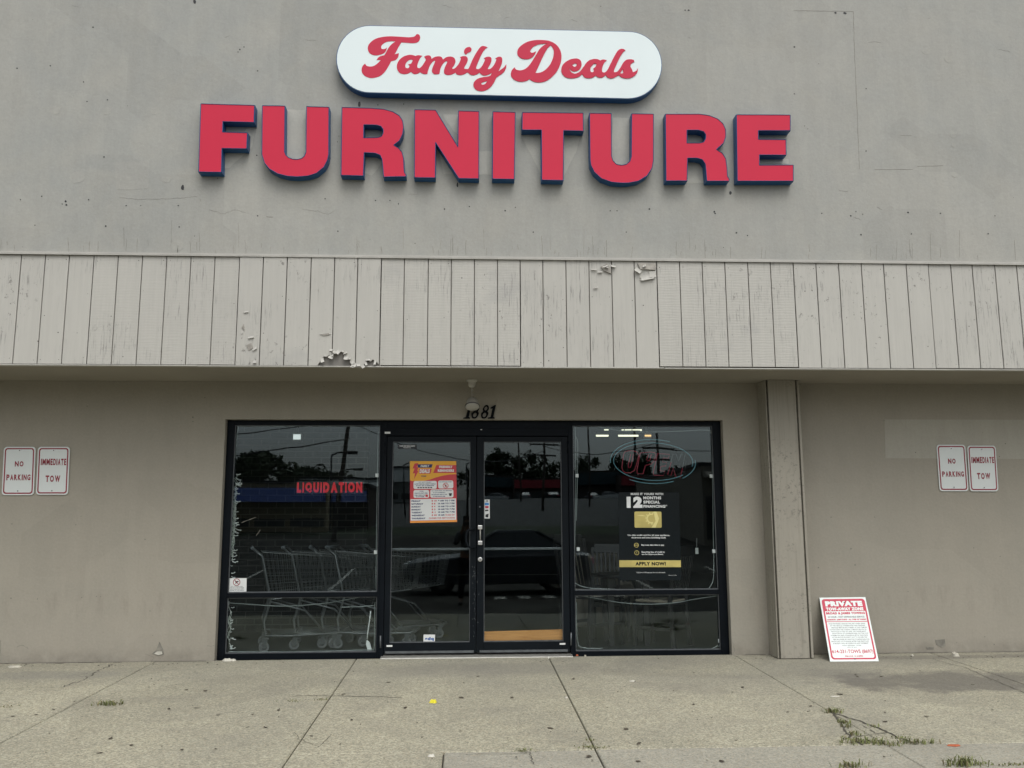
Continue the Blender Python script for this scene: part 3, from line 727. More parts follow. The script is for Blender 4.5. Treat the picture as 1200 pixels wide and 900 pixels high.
# ---------------------------------------------------------------- shop front frames
YA, YB = .075, .185
def xz(px, py, y=YA): q = P(px, py, y); return q.x, q.z
sill_z = P(350, 766, YA).z; 
xa = xz(275.3, 540)[0]; 
LW = (xz(274.0, 520)[0], xz(445.2, 520)[0]); RW = (xz(671.3, 520)[0], xz(836.0, 520)[0])
ztop = P(555, 498.3, YA).z
zrailL = (P(350, 700, YA).z, P(350, 694.5, YA).z); zrailR = (P(760, 697, YA).z, P(760, 691.5, YA).z)
zbotL = P(350, 765.5, YA).z; zbotR = P(760, 762.5, YA).z
DX0, DX1 = xz(446.6, 640)[0]+.0, xz(672.5, 640)[0]
FL = OX0+.003; FR = OX1-.003
DL0 = P(446.6+4.5, 640, YA).x; DL1 = P(672.5-5, 640, YA).x
ZH = P(555, 511, YA).z
def frame_window(xo0, xo1, gx0, gx1, zr, zb, zbase):
    w = MB()
    w.box(xo0, gx0, YA, YB, zbase, OZ1-.003); w.box(gx1, xo1, YA, YB, zbase, OZ1-.003)
    w.box(gx0, gx1, YA+.002, YB, ztop, OZ1-.003); w.box(gx0, gx1, YA+.002, YB, zr[0], zr[1]); w.box(gx0, gx1, YA+.002, YB, zbase, zb)
    f = w.build("window", M_FRAME, BLD, bevel=.003)
    b = MB()
    for z0, z1 in ((zb, zr[0]), (zr[1], ztop)):   # glazing beads
        b.box(gx0, gx1, YG-.022, YG-.006, z0, z0+.010).box(gx0, gx1, YG-.022, YG-.006, z1-.008, z1)
        b.box(gx0, gx0+.008, YG-.022, YG-.006, z0+.01, z1-.008).box(gx1-.008, gx1, YG-.022, YG-.006, z0+.01, z1-.008)
    b.build("glazing_bead", M_DKALU, f)
    for z0, z1 in ((zb, zr[0]), (zr[1], ztop)):
        p = MB(); p.box(gx0+.001, gx1-.001, YG, YG+.006, z0+.001, z1-.001); p.build("pane", M_GLASS, f)
    return f
frame_window(FL, DX0-.012, LW[0], LW[1], zrailL, zbotL, -.005)
frame_window(DX1-.012, FR, RW[0], RW[1], zrailR, zbotR, -.012)
w = MB()   # door frame
w.box(DX0-.0115, DL0, YA, YB, -.005, OZ1-.003).box(DL1, DX1-.0125, YA, YB, -.005, OZ1-.003).box(DL0, DL1, YA+.002, YB, P(555, 503, YA).z, OZ1-.003)
w.box(DL0, DL1, YA-.004, YB, ZH+.003, P(555, 500.5, YA).z-.01)
w.build("door_frame", M_FRAME, BLD, bevel=.003)
ZD0 = P(555, 764.5, YA).z
XM = P(558.3, 640, YA).x
YD = YA+.012
def door(x0, x1, gx0, gx1):
    z1 = ZH-.004; zg1 = P(555, 517.5, YD).z; zg0 = P(555, 752.6, YD).z
    w = MB(); w.box(x0, gx0, YD, YD+.045, ZD0, z1).box(gx1, x1, YD, YD+.045, ZD0, z1).box(gx0, gx1, YD+.001, YD+.045, zg1, z1).box(gx0, gx1, YD+.001, YD+.045, ZD0, zg0)
    d = w.build("door", M_FRAME2, BLD, bevel=.003)
    p = MB(); p.box(gx0+.001, gx1-.001, YG, YG+.006, zg0+.001, zg1-.001); p.build("pane", M_GLASS, d)
    b = MB(); b.box(gx0, gx1, YD+.012, YD+.028, zg0, zg0+.008).box(gx0, gx1, YD+.012, YD+.028, zg1-.006, zg1).box(gx0, gx0+.006, YD+.012, YD+.028, zg0+.008, zg1-.006).box(gx1-.006, gx1, YD+.012, YD+.028, zg0+.008, zg1-.006)
    b.build("glazing_bead", M_DKALU, d)
    r = MB(); zr = P(510, 643.5, YG+.05).z; r.box(gx0-.01, gx1+.01, YG+.04, YG+.065, zr-.012, zr+.012); r.build("push_bar", M_DKALU, d, bevel=.004)
    s_ = MB(); s_.box(gx0-.04, gx1+.04, YD-.006, YD+.001, ZD0-.004, ZD0+.018); s_.build("door_sweep", M_DKALU, d)
    return d
GL = (P(459.0, 600, YD).x, P(551.0, 600, YD).x); GR = (P(567.0, 600, YD).x, P(658.6, 600, YD).x)
dl = door(DL0+.004, XM-.003, *GL); dr = door(XM+.003, DL1-.004, *GR)
m = MB(); h0, h1 = P(552, 620, YD), P(552, 641, YD)
yo = YD-.055
pts = [(P(556, 620, YD).x, YD+.002, h0.z), (P(556, 620, YD).x, yo+.02, h0.z), (P(552, 620, YD).x, yo, h0.z), (P(548, 622, YD).x, yo, h0.z-.015), (P(546.5, 626, YD).x, yo, h0.z-.05), (P(546.3, 635, YD).x, yo, h1.z+.05), (P(548.5, 640, YD).x, yo, h1.z+.012), (P(552, 642.5, YD).x, yo, h1.z-.004), (P(556, 643.5, YD).x, yo+.02, h1.z-.008), (P(556, 643.5, YD).x, YD+.002, h1.z-.008)]
m.tube(pts, .0115, 8); m.build("handle", M_FRAME2, dl, smooth=True)
for py in (618, 636.2):
    m = MB(); q = P(562.6, py, YD); m.box(q.x-.022, q.x+.022, YD-.018, YD-.001, q.z-.02, q.z+.02); m.build("handle_bracket", M_CHROME, dr, bevel=.004)
m = MB(); m.tube([P(562.8, 620, YD-.01), P(562.8, 634.5, YD-.01)], .007, 8); m.build("handle_rod", M_ALU, dr, smooth=True)
m = MB(); q = P(562.6, 655.5, YD); m.lathe([(.022, 0), (.022, -.008), (.016, -.012), (.004, -.012)], (q.x, YD, q.z), 'y'); k = m.build("lock_cylinder", M_CHROME, dr)
m = MB(); m.box(q.x-.003, q.x+.003, YD-.0155, YD-.012, q.z-.010, q.z+.004); m.build("keyhole", M_BLACKPL, k)
m = MB(); q = P(562.3, 594, YD); m.lathe([(.009, 0), (.008, -.004), (.003, -.005)], (q.x, YD, q.z), 'y'); m.build("door_stud", M_DKALU, dr)
for d, px, r in ((dl, 451.3, ((519, 532),)), (dr, 665.8, ((517, 531),))):
    for a, b in r:
        m = MB(); m.tube([P(px, a, YD-.004), P(px, b, YD-.004)], .010, 8); m.build("hinge", M_FRAME, d, smooth=True)
for d, px, a, b in ((dl, 445.8, 745, 759.5), (dr, 669.2, 741.5, 756.5)):
    m = MB(); m.tube([P(px, a, YA-.006), P(px, b, YA-.006)], .008, 8); m.build("hinge", M_DKALU, d, smooth=True)
for d, px, py in ((dl, 456.4, 757.0), (dr, 659.2, 754.5)):
    m = MB(); q = P(px, py, YD); m.box(q.x-.028, q.x+.028, YD-.002, YD+.001, q.z-.008, q.z+.008); m.build("white_label", M_WHITEPL, d)
m = MB(); q = P(454.2, 507.2, YA); m.box(q.x-.028, q.x+.028, YA-.007, YA-.0045, q.z-.01, q.z+.01); m.build("white_label", M_WHITEPL, BLD)
m = MB(); q = P(564, 503.5, YA); m.box(q.x-.008, q.x+.008, YA-.006, YA-.0045, q.z-.003, q.z+.003); m.build("white_label", M_WHITEPL, BLD)
m = MB(); x0, x1 = P(445.5, 770, -.0).x, P(671.5, 768, -.0).x
m.hexa([(x0, -.02, -.012), (x1, -.02, -.014), (x1, YB, -.012), (x0, YB, -.012), (x0, -.012, .010), (x1, -.012, .006), (x1, YB, .022), (x0, YB, .024)]); m.build("threshold", M_ALU, BLD, bevel=.003)
# scuffed white specks on the meeting stile
m = MB(); rnd = random.Random(8)
for k in range(55):
    px, py = rnd.gauss(556, 1.6), rnd.uniform(664, 750); q = P(px, py, YD)
    if abs(q.x-XM) < .006: continue
    r = rnd.uniform(.0015, .0035); m.box(q.x-r, q.x+r, YD-.0012, YD+.001, q.z-r*1.3, q.z+r*1.3)
wear("chips", m, M_DKALU, dl)
# interior shell
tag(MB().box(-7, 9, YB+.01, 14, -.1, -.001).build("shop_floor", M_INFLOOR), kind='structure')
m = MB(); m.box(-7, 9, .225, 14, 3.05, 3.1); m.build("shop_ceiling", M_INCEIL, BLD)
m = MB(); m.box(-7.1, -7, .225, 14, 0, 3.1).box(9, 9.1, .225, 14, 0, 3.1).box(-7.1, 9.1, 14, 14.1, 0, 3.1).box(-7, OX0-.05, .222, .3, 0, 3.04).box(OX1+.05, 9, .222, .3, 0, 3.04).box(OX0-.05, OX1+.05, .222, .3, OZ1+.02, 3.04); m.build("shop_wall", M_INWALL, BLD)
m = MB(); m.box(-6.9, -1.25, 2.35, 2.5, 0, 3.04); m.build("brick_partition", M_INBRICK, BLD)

# ================================================================== SIGNS ON THE UPPER WALL
YS = -.955
def wpt(px, py): q = P(px, py, YS); return (q.x, q.z)
# white lozenge with script lettering
lx, rx = 433.6, 736.2
loop = []
for i in range(25):
    a = math.radians(90+180*i/24); loop.append((lx+39.2*math.cos(a), 69.2-39.2*math.sin(a)))
for i in range(25):
    a = math.radians(-90+180*i/24); loop.append((rx+39.2*math.cos(a), 76.2-39.2*math.sin(a)))
loopw = [wpt(*p) for p in loop]
base = P(585, 112, YU)
LOZ = empty("lozenge_sign", base, "white lozenge sign with red script lettering above the big red letters", "sign")
m = MB(); outline(m, [loopw], YS+.004, YU, .004); m.build("sign_return", M_BLUE, LOZ)
m = MB(); outline(m, [loopw], YS, YS+.004, -.003); m.build("sign_face", M_SIGNW, LOZ)
def zc(pts, ox, oy, k=12.0): return [(ox+p[0]/k, oy+p[1]/k)+((1,) if len(p) > 2 else ()) for p in pts]
C = 1
GLYPHS = [
 ([zc([(880,120,C),(915,130),(930,170),(915,215),(880,240),(820,248),(740,243),(665,238,C),(620,310),(590,370),(568,405,C),(598,398),(630,388,C),(620,440),(590,480),(550,495),(520,503,C),(490,560),(440,640),(380,700),(310,730),(230,738),(160,715),(115,670),(105,620),(120,570),(155,535,C),(175,565),(220,577),(270,570),(320,540),(375,487,C),(345,485),(315,488,C),(335,455),(370,432),(425,418,C),(450,375),(480,320),(520,270),(585,222,C),(520,222),(460,230),(410,255),(382,290),(385,325),(410,333),(440,325),(462,310,C),(450,350),(425,385),(370,410),(300,420),(240,405),(205,370),(192,320),(205,270),(250,220),(320,180),(420,158),(520,152),(640,158),(760,165),(830,160),(860,145)],415,30)]),
 ([zc([(740,420),(800,412),(865,428,C),(900,418),(960,425,C),(925,465),(897,530),(887,570),(900,598),(940,600,C),(960,640,C),(930,655,C),(890,678),(840,683),(800,652,C),(750,678),(690,683),(635,662),(604,610),(605,545),(635,485),(690,440)],415,30),
   zc([(825,490,C),(800,535),(760,545,C),(780,570,C),(765,598),(735,598),(720,575),(728,530),(765,490),(800,480)],415,30)]),
 ([zc([(-95,318,C),(-50,300),(-8,308),(10,350,C),(50,325),(105,313),(150,325),(170,358,C),(220,325),(280,317),(325,335),(346,380),(332,428),(304,470),(303,488),(335,490,C),(360,530,C),(340,545),(290,570),(235,576),(195,560),(183,522),(195,470),(222,415),(228,388),(205,385),(165,425),(135,485),(120,560,C),(80,566),(40,562),(14,530),(20,480),(45,420),(60,378),(30,385),(-15,445),(-42,520),(-50,562,C),(-100,562),(-150,540,C),(-155,478,C),(-125,450),(-92,400),(-72,360)],505,40)]),
 ([zc([(410,325,C),(450,312),(495,315),(517,345),(510,395),(480,450),(467,485),(490,492,C),(530,500,C),(530,540,C),(510,540),(470,565),(410,578),(360,565),(345,535,C),(300,500,C),(345,475),(390,420),(415,365),(420,345)],505,40)]),
 ([zc([(465,250),(475,215),(505,190),(545,183),(570,210),(560,245),(520,265),(490,292,C),(472,270)],505,40)]),
 ([zc([(795,187,C),(765,175),(725,170),(690,190),(640,260),(590,350),(550,440),(525,490),(490,492,C),(500,540,C),(525,545),(555,572),(600,580),(650,565),(685,540,C),(700,500,C),(665,495),(640,490),(637,465),(665,390),(710,290),(750,225)],505,40)]),
 ([zc([(745,340,C),(790,322),(835,325),(853,355),(840,410),(810,465),(800,490),(820,495),(855,475),(890,430),(915,375),(920,355),(905,345,C),(945,322),(985,325),(1003,355),(995,420),(970,480),(945,530,C),(1000,490),(1035,460),(1060,425,C),(1055,480),(1020,540),(960,585),(920,610,C),(885,685),(830,755),(760,795),(690,803),(630,780),(598,730),(605,680),(650,635),(720,610),(800,600),(840,580),(855,545,C),(800,575),(745,583),(705,565),(685,545,C),(640,500,C),(680,490),(715,455),(745,400),(760,360)],505,40),
   zc([(795,660,C),(765,700),(730,715),(708,705),(715,685),(750,672)],505,40)]),
 ([zc([(95,528,C),(115,558),(165,572),(225,562),(280,525),(335,455),(375,390),(412,330),(450,270),(500,225),(555,195,C),(490,198),(420,210),(360,240),(325,280),(318,310),(340,325),(370,318),(400,300,C),(382,345),(348,385),(300,410),(240,415),(185,400),(145,365),(133,320),(150,265),(200,215),(280,170),(380,148),(490,147),(580,158),(660,195),(715,250),(748,320),(755,400),(740,480),(700,570),(640,645),(560,710),(480,738),(400,740),(340,720),(308,695,C),(260,720),(190,732),(120,718),(65,680),(43,630),(55,575)],595,35),
   zc([(605,220,C),(635,260),(648,310),(635,400),(600,480),(550,545),(490,590),(430,608),(388,608,C),(430,520),(475,420),(530,310),(570,250)],595,35)]),
 ([zc([(258,480),(248,530),(215,570),(160,587),(115,575),(90,540,C),(92,565),(115,600),(155,618),(200,610),(245,575),(285,520,C),(300,560,C),(265,625,C),(225,660),(150,682),(80,682),(20,660),(-20,610),(-28,560),(-10,500),(40,450),(110,415),(190,407),(240,430)],660,35),
   zc([(187,480),(160,475),(125,495,C),(140,515),(165,522),(187,505)],660,35)]),
 ([zc([(420,415),(480,415),(520,435,C),(560,420),(612,430,C),(575,470),(548,535),(545,580),(560,602),(600,605,C),(610,640,C),(595,640,C),(560,668),(520,675),(480,665),(458,645,C),(410,675),(350,683),(300,670),(270,635,C),(250,600,C),(275,550),(310,485),(360,435)],660,35),
   zc([(470,490,C),(445,530),(420,548,C),(430,565),(425,592),(400,600),(382,580),(385,535),(415,495),(445,475)],660,35)]),
 ([zc([(875,290,C),(840,272),(800,275),(760,305),(710,390),(660,490),(625,560),(595,598,C),(575,605,C),(600,640,C),(620,670),(660,685),(710,678),(760,650,C),(790,610,C),(760,595),(720,600),(712,580),(735,520),(790,400),(835,325)],660,35)]),
 ([zc([(1000,450,C),(985,425),(930,418),(880,430),(840,470),(800,540),(760,590),(740,600,C),(760,650,C),(785,640,C),(810,665),(870,685),(940,680),(1000,650),(1040,600),(1050,540,C),(1025,580),(980,600,C),(965,560),(945,520),(950,485),(975,465)],660,35),
   zc([(835,555,C),(840,580),(845,605),(825,618),(800,610),(815,590)],660,35)]),
]
GN = "F a m i - l y D e a l s".split()
for k, loops in enumerate(GLYPHS):
    L = [[wpt(*q) for q in smooth_loop(lp)] for lp in (loops if isinstance(loops, list) else loops)]
    if k == 4: outline(m, L, YS-.0025-.0004*k, YS+.001); o = m.build("script_letter", M_REDV, LOZ); continue
    if k != 4: m = MB()
    outline(m, L, YS-.0025-.0004*k, YS+.001)
    if k != 3: m.build("script_letter", M_REDV, LOZ)
# big channel letters
def zz(pts, ox, oy, k): return [(ox+p[0]/k, oy+p[1]/k) for p in pts]
K1 = 7.0588
BIG = [
 ("F", [zz([(73,82),(517,95),(513,235),(255,228),(252,316),(458,322),(452,453),(247,450),(243,648),(55,645)],225,110,K1)], "first big red letter, the F at the left end of the row"),
 ("U", [zz([(582,97),(768,100),(765,480),(775,505),(800,528),(835,540),(870,542),(905,535),(930,515),(943,480),(948,105),(1132,110),(1130,500),(1120,550),(1090,605),(1030,655),(960,678),(870,685),(790,680),(710,660),(640,620),(600,570),(578,500)],225,110,K1)], "big red letter U between the F and the first R"),
 ("R", [zz([(72,105),(300,112),(400,120),(470,140),(520,170),(545,210),(552,260),(545,315),(520,365),(475,400),(515,425),(540,455),(552,500),(556,590),(560,615),(572,632),(570,645),(398,648),(390,560),(385,510),(370,478),(330,462),(245,458),(238,640),(65,635)],390,110,6.6667), zz([(242,240),(340,242),(375,252),(393,275),(394,305),(380,332),(350,341),(240,343)],390,110,6.6667)], "big red letter R between a U and the N"),
 ("N", [zz([(640,123),(803,127),(978,415),(982,133),(1142,137),(1140,662),(985,660),(803,378),(800,655),(638,653)],390,110,6.6667)], "big red letter N with its slanting stroke"),
 ("I", [zz([(46,65),(203,70),(196,540),(43,537)],570,120,6)], "big red letter I, a plain upright bar"),
 ("T", [zz([(253,70),(680,75),(682,200),(543,197),(540,548),(390,545),(388,193),(252,193)],570,120,6)], "big red letter T with pale plaster triangles behind it"),
 ("U", [zz([(726,76),(878,78),(880,380),(890,410),(915,435),(950,442),(985,435),(1010,412),(1020,380),(1022,80),(1175,82),(1174,410),(1165,460),(1130,515),(1070,552),(1000,565),(950,566),(880,560),(810,535),(760,490),(735,440),(730,400)],570,120,6)], "big red letter U between the T and the last R"),
 ("R", [zz([(70,97),(350,97),(430,108),(500,135),(545,175),(567,225),(568,285),(550,335),(490,390),(540,420),(568,465),(578,540),(582,610),(598,635),(595,650),(412,650),(405,560),(400,510),(375,472),(330,460),(252,460),(248,648),(75,648)],770,120,K1), zz([(248,228),(340,228),(385,240),(403,265),(402,300),(385,328),(350,336),(247,336)],770,120,K1)], "big red letter R beside the E at the right"),
 ("E", [zz([(657,102),(1102,104),(1102,232),(838,232),(838,306),(1066,308),(1068,435),(847,433),(847,520),(1127,518),(1127,650),(665,650)],770,120,K1)], "last big red letter, the E at the right end of the row"),
]
for ch, loops, lab in BIG:
    xs_ = [p[0] for p in loops[0]]; ys_ = [p[1] for p in loops[0]]
    L = [[wpt(*p) for p in lp] for lp in loops]
    e = empty("channel_letter", P(sum(xs_)/len(xs_), max(ys_), YU), lab, "sign letter", "big red channel letters on the upper wall")
    m = MB(); outline(m, L, YS+.008, YU, .004); m.build("letter_return", M_BLUE, e)
    m = MB(); outline(m, L, YS, YS+.008, -.002); m.build("letter_face", M_RED, e)
    m = MB(); n_ = len(L[0])
    for lp in L:
        q = [Vector((a, YS-.0005, b)) for a, b in lp]
        for i in range(len(q)): m.tube([q[i], q[(i+1) % len(q)]], .0035, 4)
    m.build("trim_edge", M_BLUE, e)

# ================================================================== CANOPY LAMP AND NUMBER
LY = -.16
c = P(553, 448, LY); 
LAMP = empty("canopy_lamp", (c.x, LY, ZS), "small beige flood lamp hanging from the soffit above the doors", "lamp")
m = MB(); m.lathe([(.055, 0), (.055, -.012), (.038, -.02), (.034, -.06), (.022, -.072), (.010, -.075)], (c.x, LY, ZS), 'z', 20); m.build("ceiling_box", M_TRIM, LAMP, smooth=False, bevel=.002)
l0 = P(553, 455, LY).z; l1 = P(553, 470, LY).z
m = MB()
for k in range(5):
    z = ZS-.08-k*.022; m.torus((c.x+.003*(k % 2), LY, z), .009, .0028, 'y' if k % 2 else 'x', 10, 5)
m.build("swivel_chain", M_TRIM, LAMP)
hc = P(553.5, 476, LY)
prof = [(.012, .085), (.03, .08), (.05, .055), (.064, .02), (.068, .0), (.068, -.022), (.058, -.030), (.02, -.036)]
m = MB(); m.lathe(prof, (0, 0, 0), 'z', 28)
R_ = Matrix.Rotation(math.radians(-24), 3, 'X'); m.v = [tuple(R_ @ Vector(v)+Vector((hc.x, LY, hc.z+.01))) for v in m.v]
h = m.build("lamp_head", M_TRIM, LAMP, smooth=True)
m = MB(); m.torus((0, 0, -.010), .068, .006, 'z', 28, 6); m.v = [tuple(R_ @ Vector(v)+Vector((hc.x, LY, hc.z+.01))) for v in m.v]; m.build("lamp_ring", M_SCREW, h)
# house number 1881
sh = .22
def numeral(px, ch, lab):
    e = MB(); y = -.016
    q0 = P(px, 490.5, y)
    H_ = P(px, 474.5, y).z-q0.z; w = .062
    def T_(u, v): return (q0.x+u*w*1.0+v*H_*sh, q0.z+v*H_)
    if ch == "1":
        L = [[(-.55,0),(.55,0),(.55,.07),(.30,.12),(.30,1.0),(.12,1.0),(-.50,.80),(-.45,.72),(-.16,.76),(-.16,.12),(-.55,.07)]]
    else:
        L = [[], [], []]
        for i in range(40):
            a = 2*math.pi*i/40
            r1 = max(0, 0)
        ol = []
        for i in range(48):
            a = -math.pi/2+2*math.pi*i/48
            ys = math.sin(a)
            wv = .62*abs(math.cos(a))**.75*(1.0 if ys < 0 else .86)*(1-.34*math.exp(-((ys-.08)/.18)**2))
            ol.append((math.copysign(wv, math.cos(a)), .5+.5*ys*1.0))
        L = [ol, [(.24*math.cos(2*math.pi*i/18), .74+.145*math.sin(2*math.pi*i/18)) for i in range(18)], [(.28*math.cos(2*math.pi*i/18), .27+.165*math.sin(2*math.pi*i/18)) for i in range(18)]]
    outline(e, [[T_(*p) for p in lp] for lp in L], y, -.0005)
    o = e.build("house_number", M_NUM, None, origin=(q0.x, -.001, q0.z))
    tag(o, lab, "number", "black numerals above the doors")
numeral(546.8, "1", "black italic numeral 1 partly hidden behind the canopy lamp")
numeral(555.5, "8", "black italic numeral 8 just right of the lamp, its top hidden")
numeral(566.8, "8", "black italic numeral 8 in full view before the final numeral 1")
numeral(575.6, "1", "black italic numeral 1 at the right end of the number")

# ================================================================== SIGN PLATES
def plate(qpx, y, lines, lab):
    q = [P(a, b, y) for a, b in qpx]
    at = sheet_at(q, Vector((0, -1, 0)))
    e = empty("parking_sign", (q[3]+q[2])/2+Vector((0, .01, 0)), lab, "sign", "red and white parking plates on the lower wall")
    m = MB(); poly_slab(m, at, rrect(0, 0, 1, 1, .10, .07), -.006, 0); pl = m.build("sign_plate", M_SHEET, e, bevel=.001)
    m = MB()
    outline_ = rrect(.040, .026, .960, .974, .085, .06); inner = rrect(.078, .052, .922, .948, .06, .042)
    n_ = len(inner); v = [at(p[0], p[1], .0010) for p in outline_]+[at(p[0], p[1], .0010) for p in inner]
    m.add(v, [(i, (i+1) % n_, n_+(i+1) % n_, n_+i) for i in range(n_)]); m.build("sign_border", M_SIGNRED, e)
    for (t, u0, v0, u1, v1) in lines:
        m = MB(); wd = [dict(I=.30, M=1.15, W=1.2, E=.72, T=.80).get(c_, .86) for c_ in t]; gp = .20; k_ = (u1-u0)/(sum(wd)+gp*(len(t)-1)); u = u0
        for c_, w_ in zip(t, wd): text_on(m, c_, u, v0, u+w_*k_, v1, at, .0011, .045); u += (w_+gp)*k_
        m.build("lettering", M_SIGNRED, e)
    for v_ in (.075, .915):
        m = MB(); c_ = at(.5, v_, 0); m.lathe([(.011, .0), (.010, -.003), (.003, -.004)], (c_.x, c_.y, c_.z), 'y', 10); m.build("washer", M_CHROME if v_ < .5 else M_SHEET, e)
        m = MB(); m.lathe([(.0055, -.003), (.0045, -.007), (.001, -.007)], (c_.x, c_.y, c_.z), 'y', 8); m.build("screw", M_SCREW, e)
NP = [("NO", .37, .30, .64, .41), ("PARKING", .125, .575, .875, .695)]; NPR = [("NO", .36, .30, .62, .41), ("PARKING", .125, .575, .875, .69)]
IT = [("IMMEDIATE", .115, .25, .905, .385), ("TOW", .28, .60, .74, .735)]
plate([(4.6, 523.6), (41.8, 523.6), (39.6, 580.2), (1.8, 580.2)], -.012, NP, "left no parking plate, white with thin red border and lettering")
plate([(44.5, 523.6), (82, 523.6), (79.6, 579.8), (41.9, 579.8)], -.014, IT, "left immediate tow plate, white with red border and lettering")
plate([(1097.3, 521.2), (1131.2, 521.2), (1135.2, 575.6), (1101.2, 575.6)], -.012, NPR, "right no parking plate, below the pale repainted wall patch")
plate([(1133.4, 522.2), (1166.8, 522.2), (1170.2, 575.8), (1136.8, 575.8)], -.014, IT, "right immediate tow plate, below the pale repainted wall patch")

# leaning tow-away board
bl, br = G(972.8, 775.4), G(1029.9, 774.8)
yb = (bl.y+br.y)/2
bl = P(972.8, 775.2, yb); br = P(1029.9, 774.8, yb)
tl = P(960.2, 700.3, -.012); tr = P(1014.2, 699.6, -.012)
nrm = (br-bl).cross(tl-bl).normalized()
if nrm.y > 0: nrm = -nrm
at = sheet_at([tl, tr, br, bl], nrm)
TB = empty("tow_away_board", (bl+br)/2, "white and red private tow away board leaning against the wall beside the column", "sign")
m = MB(); slab(m, at, 0, 0, 1, 1, -.008, 0); m.build("board", M_BOARDW, TB, bevel=.0015)
m = MB()
o_ = rrect(.035, .028, .965, .972, .06, .045); i_ = rrect(.068, .050, .932, .950, .045, .034); n_ = len(o_)
m.add([at(p[0], p[1], .0012) for p in o_]+[at(p[0], p[1], .0012) for p in i_], [(i, (i+1) % n_, n_+(i+1) % n_, n_+i) for i in range(n_)])
m.add([at(a, b, .0008) for a, b in ((.06, .045), (.94, .045), (.94, .225), (.06, .225))], [(0, 1, 2, 3)])
m.add([at(a, b, .0012) for a, b in ((.06, .388), (.94, .388), (.94, .398), (.06, .398))], [(0, 1, 2, 3)])
text_on(m, "BROAD & JAMES TOWING", .085, .24, .915, .288, at, .0014, .06)
text_on(m, "LOCKOUTS - JUMP STARTS - ALL TYPES OF TOWING", .085, .350, .915, .378, at, .0014, .08)
m.build("sign_border", M_TOWRED, TB, fix=False)
m = MB(); text_on(m, "PRIVATE", .10, .062, .90, .148, at, .0016, .085); text_on(m, "TOW-AWAY ZONE", .10, .165, .90, .217, at, .0016, .07); m.build("white_lettering", M_BOARDW, TB)
m = MB(); text_on(m, "24 HOUR - FAST DEPENDABLE SERVICE", .11, .305, .89, .332, at, .0014, .03)
body = ["UNAUTHORIZED VEHICLES WILL BE TOWED AWAY", "AT THE VEHICLE OWNERS RISK AND EXPENSE", "VEHICLES MAY BE RECOVERED AT ANY TIME BY", "CONTACTING THE TOWING COMPANY BELOW OR", "THE POLICE OF THE CITY AND THE OWNER MUST", "SHOW PROOF OF OWNERSHIP AND PAY THE COST", "OF REMOVAL AND STORAGE AS SET BY THE STATE", "OF THE PRIVATE PROPERTY, NOT TO EXCEED THE", "FEES ALLOWED BY LAW FOR TOWING AND FOR", "EACH DAY OF STORAGE AFTER THE FIRST DAY", "A RECEIPT WILL BE GIVEN FOR ANY PAYMENT"]
for i, t in enumerate(body): text_on(m, t, .10+.02*(i % 3), .417+i*.0305, .90-.02*((i+1) % 3), .436+i*.0305, at, .0012, .02, res=1)
text_on(m, "OHIO REVISED CODE", .30, .756, .70, .772, at, .0012, .02, res=1); text_on(m, "4513.60", .40, .785, .60, .798, at, .0012, .02, res=1)
m.build("small_print", M_TOWGREY, TB, fix=False)
m = MB(); text_on(m, "614-231-TOWS (8697)", .075, .825, .925, .895, at, .0014, .018); text_on(m, "BROAD & JAMES", .33, .912, .70, .938, at, .0014, .03, res=1); m.build("phone_lettering", M_TOWRED, TB, fix=False)
m = MB()
for v_ in (.085, .965): c_ = at(.515, v_, 0); m.lathe([(.006, .001), (.006, -.004), (.001, -.004)], (c_.x, c_.y, c_.z), 'y', 8)
m.build("bolt_hole", M_SCREW, TB)

# ================================================================== ON THE GLASS
def sheet(qpx, y): return sheet_at([P(a, b, y) for a, b in qpx], Vector((0, -1, 0)))
YO = YG-.0025
def quadmark(m, at, pts, h): m.add([at(a, b, h) for a, b in pts], [tuple(range(len(pts)))])
# store hours poster
q = [(480.4, 540.4), (534.6, 540.4), (535.6, 611.6), (480.6, 612.8)]
at = sheet(q, YO)
e = empty("hours_poster", at(.5, 1, 0), "red and yellow store hours poster on the left glass door", "poster")
m = MB(); slab(m, at, 0, 0, 1, 1, -.001, 0); m.build("poster_sheet", M_PR, e)
m = MB(); pts = [(0, 0), (1, 0), (1, .215), (.85, .222), (.70, .24), (.55, .27), (.44, .30), (.30, .325), (.04, .325), (0, .31)]
quadmark(m, at, pts, .0006); m.build("yellow_band", M_PY, e)
m = MB(); quadmark(m, at, [(.57, .065), (1, .065), (1, .195), (.50, .195)], .0010); quadmark(m, at, [(.19, .125), (.47, .125), (.44, .205), (.20, .205)], .0010)
quadmark(m, at, [(.10, .04), (.18, .03), (.145, .10), (.185, .10), (.155, .16), (.185, .16), (.085, .30), (.11, .20), (.06, .20), (.10, .12), (.055, .12)], .0012); m.build("red_block", M_PR, e)
m = MB(); quadmark(m, at, [(.16, .052), (.49, .052), (.465, .108), (.17, .108)], .0012); m.build("navy_block", M_PB, e)
m = MB()
text_on(m, "FAMILY", .23, .062, .42, .098, at, .0016, .04, .2); text_on(m, "DEALS", .205, .130, .43, .196, at, .0016, .06, .2)
text_on(m, "FRIENDLY", .63, .075, .92, .115, at, .0016, .06); text_on(m, "REMINDERS", .60, .135, .95, .178, at, .0016, .06)
for u0, v0, u1, v1 in ((.075, .325, .575, .455), (.605, .32, .93, .45), (.075, .472, .41, .60), (.435, .465, .93, .60)): quadmark(m, at, rrect(u0, v0, u1, v1, .035, .028), .0007)
quadmark(m, at, [(.01, .62), (.985, .615), (.985, .965), (.01, .965)], .0007); m.build("white_panel", M_PW, e)
m = MB()
